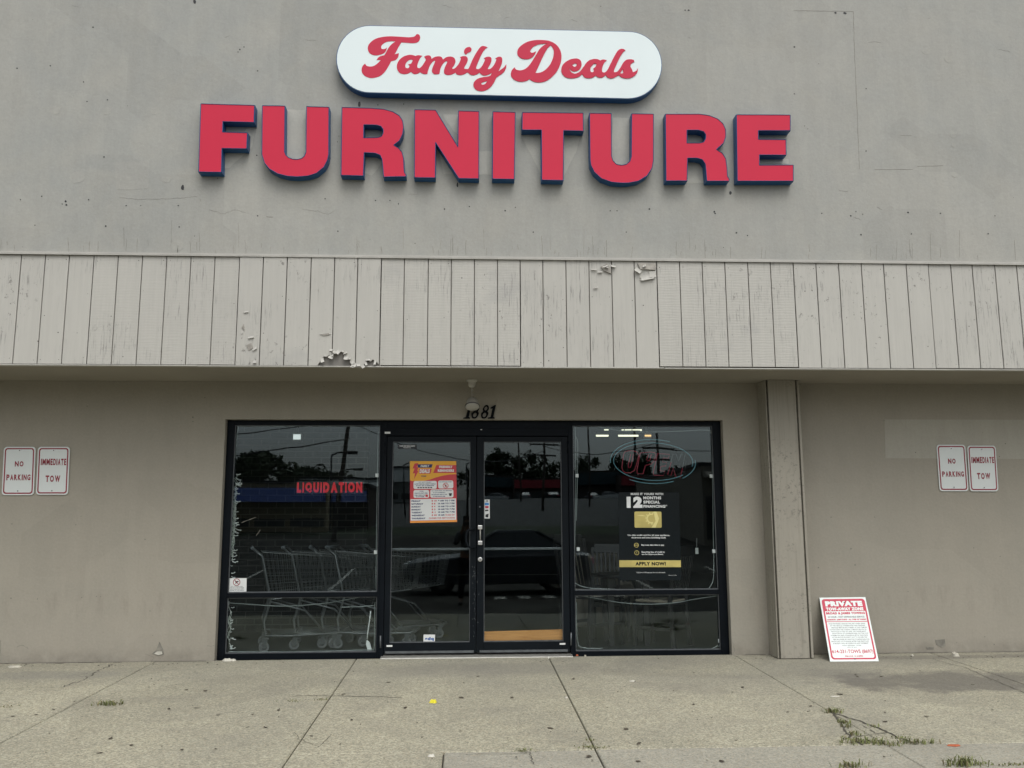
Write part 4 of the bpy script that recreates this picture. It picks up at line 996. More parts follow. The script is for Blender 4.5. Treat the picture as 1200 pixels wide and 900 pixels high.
text_on(m, "HOME", .24, .235, .35, .258, at, .0010, .04); text_on(m, "DO NOT FORGET", .19, .338, .46, .352, at, .0011, .04, res=1)
text_on(m, "LOW PRICE & BEST DEALS", .10, .366, .55, .383, at, .0011, .05, res=1); text_on(m, "DON'T GET A REMINDER", .13, .394, .52, .410, at, .0011, .05, res=1)
text_on(m, "NO PETS ALLOWED", .63, .335, .90, .350, at, .0011, .04, res=1)
for t, a, b, c_, d_ in (("ONE", .20, .485, .29, .498), ("DISCOUNT PER", .10, .515, .38, .532), ("PER PERSON", .10, .548, .32, .563), ("CUSTOMER", .12, .573, .31, .590), ("ALL SALES FINAL, NO REFUNDS", .46, .480, .90, .497), ("30 DAYS WARRANTY", .49, .510, .76, .526), ("EXCHANGES ARE AT THE", .46, .541, .79, .557), ("STORE MANAGER", .49, .571, .76, .587)):
    text_on(m, t, a, b, c_, d_, at, .0011, .05, res=1)
DAYS = [("FRIDAY", "8 10", "9 AM TO 7 PM"), ("SATURDAY", "8 8", "10 AM TO 7 PM"), ("SUNDAY", "8 4", "10 AM TO 6 PM"), ("MONDAY", "8 3", "10 AM TO 7 PM"), ("TUESDAY", "8 1", "10 AM TO 7 PM"), ("WEDNESDAY", "8 30", "10 AM")]
for i, (a, b, c_) in enumerate(DAYS):
    v = .637+i*.0465
    text_on(m, a, .03, v, .03+.028*len(a)+.03, v+.026, at, .0011, .06)
    text_on(m, c_, .60 if len(c_) > 5 else .60, v, .95 if len(c_) > 5 else .73, v+.026, at, .0011, .06)
text_on(m, "THURSDAY", .03, .918, .33, .944, at, .0011, .06)
m.build("dark_lettering", M_PB, e, fix=False)
m = MB()
for i, (a, b, c_) in enumerate(DAYS): v = .637+i*.0465; text_on(m, b, .46, v, .46+.027*len(b), v+.026, at, .0011, .05)
text_on(m, "TIL SOLD OUT", .75, .8695, .95, .8955, at, .0011, .04); text_on(m, "CLOSED FOR RESTOCKING", .40, .918, .955, .944, at, .0011, .03)
c0, rr = (.765, .403), (.062, .044); k = 24
ring = [(c0[0]+rr[0]*math.cos(2*math.pi*i/k), c0[1]+rr[1]*math.sin(2*math.pi*i/k)) for i in range(k)]; ri = [(c0[0]+.78*rr[0]*math.cos(2*math.pi*i/k), c0[1]+.78*rr[1]*math.sin(2*math.pi*i/k)) for i in range(k)]
m.add([at(*p, .0013) for p in ring]+[at(*p, .0013) for p in ri], [(i, (i+1) % k, k+(i+1) % k, k+i) for i in range(k)])
quadmark(m, at, [(.722, .376), (.732, .368), (.808, .430), (.798, .438)], .0015)
quadmark(m, at, [(.33, .545), (.38, .545), (.385, .585), (.33, .585)], .0012); m.build("red_lettering", M_PR, e, fix=False)
m = MB(); quadmark(m, at, [(.745, .395), (.775, .385), (.785, .40), (.78, .42), (.75, .42)], .0011)
for i in range(6): quadmark(m, at, [(.16+i*.055, .425), (.20+i*.055, .425), (.20+i*.055, .442), (.16+i*.055, .442)], .0011)
quadmark(m, at, [(.83, .53), (.90, .53), (.885, .575), (.845, .575)], .0011); m.build("small_picture", M_PK, e, fix=False)
m = MB(); quadmark(m, at, [(0, .972), (1, .967), (1, 1), (0, 1)], .0008); m.build("orange_strip", M_PO, e, fix=False)

# credit poster behind the right window
YI = YG-.003
q = [(725.0, 577.0), (795.8, 577.2), (798.2, 680.0), (726.0, 680.0)]
at = sheet(q, YI)
e = empty("credit_poster", at(.5, 1, 0), "tall black credit poster with a gold card on the right window", "poster")
m = MB(); slab(m, at, 0, 0, 1, 1, -.002, 0); m.build("poster_card", M_FB, e)
m = MB()
text_on(m, "MAKE IT YOURS WITH", .20, .005, .735, .030, at, .001, .035)
text_on(m, "12", .13, .048, .39, .178, at, .001, .075)
for i, t in enumerate(("MONTHS", "SPECIAL", "FINANCING*")): text_on(m, t, .405, .046+i*.048, (.70, .68, .80)[i], .080+i*.048, at, .001, .045)
text_on(m, "Use this credit card for all your appliance,", .14, .480, .83, .505, at, .001, .025, res=1); text_on(m, "electronics and home furnishing needs.", .20, .508, .77, .533, at, .001, .025, res=1)
text_on(m, "Buy now, take time to pay.", .365, .592, .74, .615, at, .001, .03, res=1)
text_on(m, "Revolving line of credit to", .365, .672, .745, .695, at, .001, .03, res=1); text_on(m, "use for future purchases.", .365, .697, .72, .720, at, .001, .03, res=1)
text_on(m, "*Subject to credit approval. See store for details.", .27, .905, .745, .922, at, .001, .01, res=1); text_on(m, "Minimum payments required.", .80, .94, .93, .948, at, .001, .01, res=1)
m.build("white_lettering", M_FW, e, fix=False)
m = MB(); quadmark(m, at, rrect(.255, .220, .700, .405, .02, .014, 3), .0012)
quadmark(m, at, [(-.002, .775), (1.002, .775), (1.002, .852), (-.002, .852)], .0012)
for cx, cy in ((.28, .604), (.285, .690)):
    k = 16; m.add([at(cx+.038*math.cos(2*math.pi*i/k), cy+.026*math.sin(2*math.pi*i/k), .001) for i in range(k)]+[at(cx+.031*math.cos(2*math.pi*i/k), cy+.021*math.sin(2*math.pi*i/k), .001) for i in range(k)], [(i, (i+1) % k, k+(i+1) % k, k+i) for i in range(k)])
quadmark(m, at, [(.25, .600), (.31, .600), (.31, .606), (.25, .606)], .001); quadmark(m, at, [(.282, .676), (.288, .676), (.288, .700), (.282, .700)], .001)
m.build("gold_panel", M_GOLD, e, fix=False)
m = MB()
k = 20; cx, cy = .535, .30
for i in range(k):
    a0, a1 = math.radians(70+220*i/k), math.radians(70+220*(i+1)/k); r0 = .085*(1.0 if i % 3 else 1.25)
    m.add([at(cx+r0*math.cos(a0), cy-r0*.68*math.sin(a0), .0018), at(cx+r0*math.cos(a1), cy-r0*.68*math.sin(a1), .0018), at(cx+.06*math.cos(a1), cy-.041*math.sin(a1), .0018), at(cx+.06*math.cos(a0), cy-.041*math.sin(a0), .0018)], [(0, 1, 2, 3)])
quadmark(m, at, [(.57, .222), (.62, .222), (.66, .30), (.60, .404), (.53, .404), (.60, .33)], .0015); quadmark(m, at, [(.28, .262), (.38, .258), (.46, .275), (.36, .272)], .0015); m.build("card_emblem", M_GOLD2, e, fix=False)
m = MB(); text_on(m, "APPLY NOW!", .26, .792, .755, .834, at, .0018, .05); m.build("dark_lettering", M_FB, e, fix=False)

# small stickers
def sticker(name, qpx, y, mat, lab, cat):
    at = sheet(qpx, y); e = empty(name, at(.5, 1, 0), lab, cat); m = MB(); slab(m, at, 0, 0, 1, 1, -.0008, 0); m.build("sticker_sheet", mat, e); return e, at
e, at = sticker("notice_sticker", [(266.2, 677.5), (289, 677.5), (288.8, 693.6), (266.0, 694)], YO, M_PW, "white no weapons notice sticker in the lower corner of the left window", "sticker")
m = MB(); k = 20; c0 = (.49, .29)
for R0, R1 in ((.19, .155),): m.add([at(c0[0]+R0*math.cos(2*math.pi*i/k), c0[1]+R0*1.4*math.sin(2*math.pi*i/k), .0006) for i in range(k)]+[at(c0[0]+R1*math.cos(2*math.pi*i/k), c0[1]+R1*1.4*math.sin(2*math.pi*i/k), .0006) for i in range(k)], [(i, (i+1) % k, k+(i+1) % k, k+i) for i in range(k)])
quadmark(m, at, [(.36, .13), (.39, .10), (.62, .45), (.59, .48)], .0009); m.build("prohibition_ring", M_SIGNRED, e, fix=False)
m = MB(); quadmark(m, at, [(.40, .22), (.58, .20), (.60, .27), (.50, .30), (.47, .40), (.42, .40), (.44, .30)], .0005)
for i, t in enumerate(("NO WEAPONS", "PURSUANT TO THE OHIO REVISED", "CODE NO PERSON SHALL CARRY A", "FIREARM ON THESE PREMISES")): text_on(m, t, .20-.05*(i > 0), .58+i*.09, .80+.07*(i > 0), .63+i*.09, at, .0005, .02, res=1)
m.build("dark_lettering", M_PK, e, fix=False)
e, at = sticker("door_sticker", [(496.4, 743.6), (510, 743.6), (509.6, 752.6), (496.2, 752.8)], YO, M_PW, "small white sticker with blue lettering at the foot of the left door", "sticker")
m = MB(); text_on(m, "sdq", .13, .32, .90, .82, at, .0006, .06); m.build("blue_lettering", flat("sticker_blue", (.01, .08, .30), .5), e, fix=False)
e, at = sticker("black_notice", [(466.2, 521.0), (488.4, 521.0), (488.2, 526.2), (466.2, 526.0)], YO, M_PK, "tiny black notice with white lettering high on the left door", "sticker")
m = MB(); text_on(m, "UNDER NEW MANAGEMENT", .08, .18, .92, .48, at, .0006, .03, res=1); text_on(m, "PLEASE PULL", .30, .60, .70, .82, at, .0006, .02, res=1); m.build("white_lettering", M_FW, e, fix=False)
e, at = sticker("card_sticker", [(567.4, 585.4), (573.8, 585.4), (574.0, 607.6), (567.6, 607.6)], YO, M_PW, "narrow white payment sticker with blue and red squares on the right door", "sticker")
m = MB(); quadmark(m, at, [(.10, .17), (.86, .17), (.86, .30), (.10, .30)], .0005); m.build("blue_square", flat("sticker_sky_blue", (.05, .25, .60), .5), e, fix=False)
m = MB(); quadmark(m, at, [(.16, .34), (.80, .34), (.80, .46), (.16, .46)], .0005); m.build("red_square", M_TOWRED, e, fix=False)
m = MB(); text_on(m, "ATM", .28, .04, .72, .13, at, .0005, .04); quadmark(m, at, [(.12, .55), (.70, .53), (.80, .60), (.18, .62)], .0005); quadmark(m, at, [(.22, .80), (.80, .74), (.72, .95), (.20, .93)], .0005); m.build("dark_mark", M_PK, e, fix=False)

# lettering and neon behind the windows
YL = YG+.035
at = sheet([(348.2, 564.6), (425.0, 564.2), (425.0, 577.6), (347.8, 577.8)], YL)
e = empty("red_letter_sign", at(.5, 1, 0), "red capital lettering hung inside the left window", "sign")
adv = [.0, .088, .148, .268, .385, .455, .585, .705, .795, .855]
wds = [.080, .040, .105, .100, .045, .105, .118, .085, .040, .118]
xs0 = 0; widths = dict(L=.075, I=.032, Q=.115, U=.10, D=.108, A=.115, T=.09, O=.118, N=.105)
tot = sum(widths[c] for c in "LIQUIDATION")+10*.011; u = 0
for ch in "LIQUIDATION":
    wd = widths[ch]/tot
    m = MB(); text_on(m, ch, u+.004, .06, u+wd-.004, .97, at, .012, .075); m.build("sign_letter", M_REDGLOW, e, fix=False)
    u += wd+.011/tot
m = MB(); slab(m, at, -.012, -.06, 1.012, 1.06, -.012, -.004); m.build("backing_panel", M_BLACKPL, e)
# neon open sign
YN = YG+.06
NE = empty("neon_open_sign", P(766, 566, YN), "dim neon open sign with blue double oval and red outline lettering", "sign")
def arc(cx, cy, rx_, ry_, a0, a1, n=60, tilt=2.0):
    t = math.radians(tilt); out = []
    for i in range(n+1):
        a = math.radians(a0+(a1-a0)*i/n); x, y = rx_*math.cos(a), ry_*math.sin(a)
        out.append(P(cx+x*math.cos(t)-y*math.sin(t), cy+x*math.sin(t)+y*math.cos(t), YN))
    return out
m = MB(); m.tube(arc(765.5, 541, 46.5, 22.0, 40, 335-360+360+40-4), .0050, 8); m.build("blue_tube", M_NEONB, NE, smooth=True)
m = MB(); m.tube(arc(765.5, 540.6, 50.2, 25.4, 172, 292), .0050, 8); m.build("blue_tube", M_NEONB, NE, smooth=True)
m = MB(); m.tube(arc(765.0, 541.6, 50.0, 25.0, 60, 122), .0050, 8); m.tube(arc(765.0, 541.6, 50.0, 25.0, -10, 45, 24), .0050, 8); m.build("blue_tube", M_NEONB, NE, smooth=True)
def zn(pts): return [P(710+a/10.909, 510+b/10.909, YN) for a, b in pts]
LET = [[(225,250),(205,400),(212,450),(250,480),(320,478),(365,450),(385,395),(420,260),(400,215),(350,200),(280,200),(240,215),(225,250)], [(318,240),(285,390),(292,418),(310,415),(325,380),(352,240)],
       [(440,225),(398,440),(400,488),(475,495),(505,385),(575,372),(612,335),(640,250),(625,222),(575,215),(440,225)], [(545,245),(520,315),(532,330),(560,322),(580,245)],
       [(660,235),(605,480),(615,510),(735,517),(755,462),(690,454),(705,397),(765,394),(780,347),(722,342),(735,290),(800,294),(815,245),(660,235)],
       [(835,345),(790,500),(830,520),(862,415),(890,525),(950,545),(980,420)], [(835,345),(852,240),(895,235),(930,330),(965,238),(1012,245),(980,420)]]
for i, L in enumerate(LET):
    m = MB(); m.tube(zn([tuple(p) for p in L]), .0042, 6); m.build("red_tube", M_NEONR if i < 6 else M_DKALU, NE, smooth=True)
m = MB()
for a, b in ((740, 528), (790, 532), (748, 556), (800, 553)): q = P(a, b, YN+.02); m.tube([q-Vector((0, .02, 0)), q+Vector((0, .03, 0))], .006, 6)
q0, q1 = P(735, 530, YN+.05), P(803, 530, YN+.05); q2, q3 = P(735, 557, YN+.05), P(803, 557, YN+.05)
m.tube([q0, q1], .004, 4); m.tube([q2, q3], .004, 4); m.tube([q0, q2], .004, 4); m.tube([q1, q3], .004, 4); m.build("frame", M_BLACKPL, NE)

# rope lights round the panes
YR = YG+.016
def rope(paths, clips, lab):
    c0_ = P(*paths[0][0], YR)
    e = empty("rope_light", (c0_.x, YR, 0), lab, "string light", "clear rope lights round the panes")
    for p in paths:
        sp = []
        pts = [P(a, b, YR) for a, b in p]
        for i in range(len(pts)-1):
            p0, p1, p2, p3 = pts[max(i-1, 0)], pts[i], pts[i+1], pts[min(i+2, len(pts)-1)]
            for k in range(6):
                t = k/6; sp.append(.5*((2*p1)+(p2-p0)*t+(2*p0-5*p1+4*p2-p3)*t*t+(3*p1-p0-3*p2+p3)*t**3))
        sp.append(pts[-1]); m = MB(); m.tube(sp, .0042, 6); m.build("light_tube", M_ROPE, e, smooth=True)
    for a, b in clips:
        q = P(a, b, YR); m = MB(); m.box(q.x-.016, q.x+.016, YR-.012, YR+.012, q.z-.018, q.z+.018); m.build("clip", M_WHITEPL, e, bevel=.003)
rope([[(274, 552), (276, 530), (277.6, 512), (279.5, 501), (283, 499.3), (340, 499.6), (400, 499.4), (444, 499)], [(443.2, 506), (442.6, 540), (441.8, 590), (441.0, 640), (440.5, 690)]], [(441.8, 557), (440.2, 647)], "clear rope light round the large left pane")
rope([[(267, 706.5), (290, 708), (320, 710), (345, 710), (380, 707), (410, 702), (430, 698), (440, 695)], [(268, 763.6), (300, 764), (360, 763.6), (420, 762), (439, 761.5)], [(439.4, 705), (439, 740), (438.6, 761)], [(399, 711.5), (420, 711), (439, 709.5)]], [(266.5, 707)], "clear rope light sagging across the low left pane")
rope([[(674.2, 500), (674.8, 560), (673.6, 640), (673.4, 678), (677, 685), (690, 689), (712, 690.2), (722, 690.6)], [(689, 502), (696, 498.6), (706, 501), (740, 506), (790, 505.5), (820, 504), (834.2, 504.5)], [(834.4, 508), (835, 560), (835.8, 620), (836.4, 660), (835.5, 680), (830, 690.5)], [(674.5, 512), (677, 520), (676.6, 560), (675.4, 610)]], [(676, 557.5), (833.6, 558), (677.5, 643.5), (836.5, 646), (834.6, 506)], "clear rope light round the large right pane")
rope([[(676, 697), (700, 701.5), (730, 706.5), (760, 708), (790, 706.5), (815, 702), (842, 698)], [(675.4, 706), (675.6, 735), (677, 752), (681, 758.5), (700, 760), (706, 759.4)], [(843, 700), (843.6, 752), (840, 757), (836, 759.4), (832, 760.6)]], [(843.4, 751)], "clear rope light sagging across the low right pane")
# icicle lights bunched at the left jamb
rnd = random.Random(21)
def bunch(pxa, pya, pyb, spread, n, lab, drop):
    e = empty("icicle_lights", P(pxa, pyb, YR), lab, "string light", "icicle lights hung at the left jamb")
    for k in range(n):
        pts = []; x = pxa+rnd.uniform(-spread, spread); y = pya+rnd.uniform(0, (pyb-pya)*.35); ph = rnd.uniform(0, 6)
        while y < pyb-rnd.uniform(0, (pyb-pya)*.3):
            t = (y-pya)/(pyb-pya); q = P(pxa-t*drop+spread*math.sin(ph)*rnd.uniform(.5, 1.1), y, YR+rnd.uniform(-.004, .02)); pts.append(q); y += rnd.uniform(2.2, 4.5); ph += rnd.uniform(.6, 1.6)
        if len(pts) > 2: m = MB(); m.tube(pts, .0028, 4); m.build("light_wire", M_WIRE, e)
    m = MB()
    for k in range(int(n*4)):
        y = rnd.uniform(pya, pyb); t = (y-pya)/(pyb-pya); dx = rnd.choice([1, 1, 1, -1])*rnd.uniform(.5, 1)*(spread+rnd.choice([0, 1, 3, 5, 8])); q0 = P(pxa-t*drop+dx*.3, y, YR); q1 = P(pxa-t*drop+dx, y+rnd.uniform(-2.5, 3), YR+.01)
        m.tube([q0, (q0+q1)/2+Vector((0, .004, -.006)), q1], [.003, .0032, .005], 4)
    m.build("light_bulbs", M_WHITEPL, e)
bunch(275.2, 554, 676, 4.2, 16, "tangled white icicle lights hanging down the left jamb of the large pane", 6.5)
bunch(269.4, 706, 764, 2.2, 5, "short strand of white icicle lights beside the low left pane", 1.6)
# power strip
e = empty("power_strip", P(432.5, 762, YR+.02), "white power strip hanging on its cord in the low left pane", "power strip")
m = MB(); m.tube([P(434.5, 716, YR+.02), P(433, 728, YR+.02), P(431, 741, YR+.02), P(430.2, 749, YR+.02)], .006, 6); m.build("cord", M_WHITEPL, e, smooth=True)
m = MB(); q = [P(429.6, 750, YR+.02), P(433.5, 753, YR+.02), P(436, 762.5, YR+.02), P(431, 763, YR+.02), P(428.9, 755, YR+.02)]
m.prism([(p.x, p.z) for p in q], YR+.01, YR+.045); m.build("outlet_block", M_WHITEPL, e, bevel=.004)
# plywood strip behind the right door
a0, a1, b0, b1 = P(567, 740.2, YG+.02), P(659.6, 737.6, YG+.02), P(567, 751, YG+.02), P(659.8, 749.6, YG+.02)
m = MB(); m.hexa([b0, b1, b1+Vector((0, .018, 0)), b0+Vector((0, .018, 0)), a0, a1, a1+Vector((0, .018, 0)), a0+Vector((0, .018, 0))])
tag(m.build("plywood_board", M_PLY, None, origin=(b0+b1)/2), "raw orange plywood strip blocking the bottom of the right glass door", "board")

# ================================================================== INSIDE THE SHOP
def shopping_cart():
    e = empty("shopping_cart", (0, 0, 0), "", "cart", "shopping carts nested behind the left window")
    L0, L1 = .0, .86; wr, wf = .27, .20
    zt0, zt1, zb0, zb1 = 1.0, .93, .52, .60
    def side(t, v, sgn):   # t along, v up
        x = (L0+.10*(1-v))+(L1-.06*(1-v)-(L0+.10*(1-v)))*t
        w = (wr+(wf-wr)*t)*(.86+.14*v); z = (zb0+(zb1-zb0)*t)*(1-v)+(zt0+(zt1-zt0)*t)*v
        return Vector((x, sgn*w, z))
    m = MB(); r = .0030
    for sg in (-1, 1):
        for i in range(19): m.tube([side(i/18, 0, sg), side(i/18, 1, sg)], r, 4)
        for j in range(1, 6): m.tube([side(0, j/6, sg), side(1, j/6, sg)], r, 4)
    for i in range(11):
        u = -1+2*i/10
        m.tube([side(1, 0, 1)*((1+u)/2)+side(1, 0, -1)*((1-u)/2), side(1, 1, 1)*((1+u)/2)+side(1, 1, -1)*((1-u)/2)], r, 4)
        m.tube([side(0, 0, 1)*((1+u)/2)+side(0, 0, -1)*((1-u)/2), side(1, 0, 1)*((1+u)/2)+side(1, 0, -1)*((1-u)/2)], r, 4)
    for j in range(1, 6): m.tube([side(1, j/6, 1), side(1, j/6, -1)], r, 4)
    for i in range(0, 19, 2): m.tube([side(i/18, 0, 1), side(i/18, 0, -1)], r, 4)
    rim = [side(0, 1, 1), side(1, 1, 1), side(1, 1, -1), side(0, 1, -1), side(0, 1, 1)]; m.tube(rim, .005, 6); m.tube([side(0, 0, 1), side(1, 0, 1), side(1, 0, -1), side(0, 0, -1), side(0, 0, 1)], .004, 6)
    m.build("wire_basket", M_CART, e, fix=False)
    m = MB()
    for sg in (-1, 1):
        m.tube([(-.10, sg*.25, 1.04), (.0, sg*.27, .96), (.10, sg*.25, .52), (.04, sg*.26, .30), (.06, sg*.27, .17), (.30, sg*.25, .155), (.78, sg*.17, .155), (.84, sg*.15, .17)], .0125, 8)
        m.tube([(.10, sg*.25, .50), (.45, sg*.22, .40), (.66, sg*.19, .165)], .010, 6)
    m.tube([(.84, .15, .17), (.84, -.15, .17)], .0125, 8); m.tube([(.06, .27, .17), (.06, -.27, .17)], .010, 6)
    for i in range(8): y = -.21+.06*i; m.tube([(.12, y, .175), (.78, y*.7, .175)], .003, 4)
    m.build("frame", M_CART, e, smooth=True)
    m = MB(); m.tube([(-.10, .26, 1.04), (-.10, -.26, 1.04)], .017, 10); m.build("handle", M_CARTP, e, smooth=True)
    for x, sg, w in ((.08, 1, .26), (.08, -1, .26), (.78, 1, .165), (.78, -1, .165)):
        m = MB(); m.torus((x-.03, sg*w, .055), .040, .015, 'y', 20, 8); m.lathe([(.03, -.008), (.03, .008)], (x-.03, sg*w, .055), 'y', 14); wh = m.build("caster_wheel", M_RUBBER, e, smooth=True)
        m = MB(); m.box(x-.045, x-.005, sg*w-.022, sg*w-.018, .05, .135).box(x-.045, x-.005, sg*w+.018, sg*w+.022, .05, .135).box(x-.045, x+.015, sg*w-.022, sg*w+.022, .13, .15); m.build("caster_fork", M_CART, wh)
    return e
cart = shopping_cart()
spots = [(-2.16, .74, 14, "shopping cart nearest the left jamb, its casters clear of the others"), (-1.86, .92, 7, "second shopping cart nested behind the first"), (-1.60, 1.02, 9, "third shopping cart in the nested row"), (-1.36, .98, -6, "fourth shopping cart, its basket crossing the third"), (-1.08, 1.45, 16, "shopping cart at the right end, beside the door mullion")]
for i, (x, y, a, lab) in enumerate(spots):
    o = cart if i == 0 else copy_tree(cart)
    o.location = (x, y, 0); o.rotation_euler.z = math.radians(a); o['label'] = lab
# slat back chairs
def slat_chair():
    e = empty("slat_back_chair", (0, 0, 0), "", "chair", "black slat back chairs behind the right window")
    m = MB(); m.box(-.22, .22, -.22, .22, .43, .455); m.build("seat", M_BLACKWOOD, e, bevel=.01)
    m = MB(); m.box(-.20, .20, -.20, .20, .4555, .485); m.build("seat_cushion", M_SEAT, e, bevel=.014)
    for sx in (-1, 1):
        for sy in (-1, 1):
            m = MB()
            x0, y0 = sx*.20, sy*.20
            if sx > 0:
                m.hexa([(x0+.02, y0-.02, 0), (x0+.06, y0-.02, 0), (x0+.06, y0+.02, 0), (x0+.02, y0+.02, 0), (x0-.02, y0-.02, .46), (x0+.02, y0-.02, .46), (x0+.02, y0+.02, .46), (x0-.02, y0+.02, .46)])
                m.hexa([(x0-.02, y0-.02, .461), (x0+.02, y0-.02, .461), (x0+.02, y0+.02, .461), (x0-.02, y0+.02, .461), (x0+.08, y0-.018, 1.0), (x0+.115, y0-.018, 1.0), (x0+.115, y0+.018, 1.0), (x0+.08, y0+.018, 1.0)])
            else: m.box(x0-.02, x0+.02, y0-.02, y0+.02, 0, .43)
            m.build("leg", M_BLACKWOOD, e, bevel=.004)
    m = MB()
    for i in range(7):
        y = -.15+.05*i
        m.hexa([(.205, y-.012, .56), (.217, y-.012, .56), (.217, y+.012, .56), (.205, y+.012, .56), (.288, y-.012, .95), (.30, y-.012, .95), (.30, y+.012, .95), (.288, y+.012, .95)])
    m.hexa([(.195, -.18, .53), (.225, -.18, .53), (.225, .18, .53), (.195, .18, .53), (.20, -.18, .57), (.23, -.18, .57), (.23, .18, .57), (.20, .18, .57)])
    m.hexa([(.28, -.18, .94), (.31, -.18, .94), (.31, .18, .94), (.28, .18, .94), (.295, -.18, 1.04), (.325, -.18, 1.04), (.325, .18, 1.04), (.295, .18, 1.04)])
    m.build("backrest", M_BLACKWOOD, e, bevel=.003)
    m = MB(); m.box(-.18, .20, -.21, -.19, .18, .21).box(-.18, .20, .19, .21, .18, .21).box(-.21, -.19, -.18, .18, .36, .41); m.build("stretcher", M_BLACKWOOD, e)
    return e
ch = slat_chair()
for i, (x, y, a, s_, lab) in enumerate([(2.06, .72, -38, 1.0, "black slat back chair at the right jamb with a white tag on its top rail"), (1.36, .95, 215, 1.12, "black slat back chair at the left edge of the right window"), (1.62, 1.35, 80, 1.0, "black slat back chair hidden mostly behind the black poster")]):
    o = ch if i == 0 else copy_tree(ch)
    o.location = (x, y, 0); o.rotation_euler.z = math.radians(a); o.scale = (s_,)*3; o['label'] = lab
q = P(816.5, 642, .40); e = empty("price_tag", P(816.5, 652, .40), "white price tag hanging before the right chair back", "tag")
m = MB(); m.box(q.x-.016, q.x+.016, .399, .401, q.z-.062, q.z+.0); m.build("tag_card", M_WHITEPL, e); m = MB(); m.tube([(q.x, .40, q.z), (q.x+.004, .40, q.z+.10)], .0015, 4); m.build("tag_string", M_WHITEPL, e)
# low dining table between the chairs
e = empty("dining_table", (1.75, .62, 0), "small black dining table standing among the slat back chairs", "table")
m = MB(); m.lathe([(.34, .70), (.36, .715), (.36, .735), (.34, .74)], (1.72, .95, 0), 'z', 28); m.build("tabletop", M_BLACKWOOD, e)
for dx, dy in ((-.19, -.19), (.19, -.19), (-.19, .19), (.19, .19)):
    m = MB(); m.hexa([(1.72+dx-.025, .95+dy-.025, 0), (1.72+dx+.025, .95+dy-.025, 0), (1.72+dx+.025, .95+dy+.025, 0), (1.72+dx-.025, .95+dy+.025, 0), (1.72+dx-.035, .95+dy-.035, .70), (1.72+dx+.035, .95+dy-.035, .70), (1.72+dx+.035, .95+dy+.035, .70), (1.72+dx-.035, .95+dy+.035, .70)]); m.build("leg", M_BLACKWOOD, e)
# low upholstered chair behind the left edge of the right window
UPC = e = empty("upholstered_chair", (1.05, 1.75, 0), "low taupe upholstered chair beyond the slat back chairs", "armchair")
m = MB(); m.box(.72, 1.42, 1.45, 2.1, .12, .46); m.build("seat", M_TAUPE, e, bevel=.05)
m = MB(); m.hexa([(.70, 1.4, .12), (.86, 1.4, .12), (.86, 2.1, .12), (.70, 2.1, .12), (.70, 1.45, .60), (.86, 1.45, .60), (.86, 2.1, .86), (.70, 2.1, .86)]); m.build("arm", M_TAUPE, e, bevel=.04)
m = MB(); m.hexa([(1.28, 1.4, .12), (1.44, 1.4, .12), (1.44, 2.1, .12), (1.28, 2.1, .12), (1.28, 1.45, .58), (1.44, 1.45, .58), (1.44, 2.1, .80), (1.28, 2.1, .80)]); m.build("arm", M_TAUPE, e, bevel=.04)
m = MB(); m.box(.74, 1.40, 2.0, 2.2, .4, .92); m.build("backrest", M_TAUPE, e, bevel=.05)
for x, y in ((.76, 1.5), (1.38, 1.5), (.76, 2.12), (1.38, 2.12)): m = MB(); m.box(x-.025, x+.025, y-.025, y+.025, 0, .12); m.build("leg", M_BLACKWOOD, e)
UPC.location.x += .48
# ceiling tubes seen through the right window and two small lit units
def tube_light(pa, pb, y, lab):
    a, b = P(*pa, y), P(*pb, y); e = empty("ceiling_tube_light", (a+b)/2, lab, "ceiling light", "lit tubes under the shop ceiling")
    m = MB(); m.tube([a, b], .014, 8); m.build("tube", M_TUBE, e, smooth=True); m = MB(); m.box(a.x-.02, b.x+.02, y-.06, y+.06, max(a.z, b.z)+.025, max(a.z, b.z)+.08); m.build("fixture", M_INCEIL, e)
    m = MB()
    for x in (a.x+.1, b.x-.1): m.tube([(x, y, max(a.z, b.z)+.08), (x, y, 3.05)], .006, 4)
    m.build("hanger", M_DKALU, e)
tube_light((708, 504), (713, 504), 6.5, "shortest lit ceiling tube in the rear row"); tube_light((728.5, 504.2), (752, 504.0), 6.5, "long lit ceiling tube in the rear row")
tube_light((698.5, 510.6), (713, 510.6), 5.2, "left lit ceiling tube in the front row"); tube_light((724.5, 510.6), (748, 510.6), 5.2, "right lit ceiling tube in the front row")
def unit(px, py, w, h, y, mat, lab):
    q = P(px, py, y); k = (y-CAMY)/FPX; e = empty("ceiling_lamp_unit", (q.x, y, q.z-h*k/2), lab, "ceiling light")
    m = MB(); m.box(q.x-w*k/2, q.x+w*k/2, y, y+.08, q.z-h*k/2, q.z+h*k/2); m.build("housing", M_WHITEPL, e, bevel=.006)
    m = MB(); m.box(q.x-w*k*.42, q.x+w*k*.42, y-.008, y+.001, q.z-h*k*(.36 if mat is M_LAMPW else .12), q.z+h*k*(.36 if mat is M_LAMPW else .12)); m.build("lens", mat, e)
    m = MB(); m.tube([(q.x, y+.04, q.z+h*k/2), (q.x, y+.04, 3.05)], .012, 6); m.build("hanger", M_DKALU, e)
unit(348, 512, 10, 8, 2.0, M_LAMPW, "square lit lamp near the top of the left window"); unit(759.3, 510.6, 9, 6.5, 3.0, M_LAMPO, "small white unit with a warm glow beside the ceiling tubes")

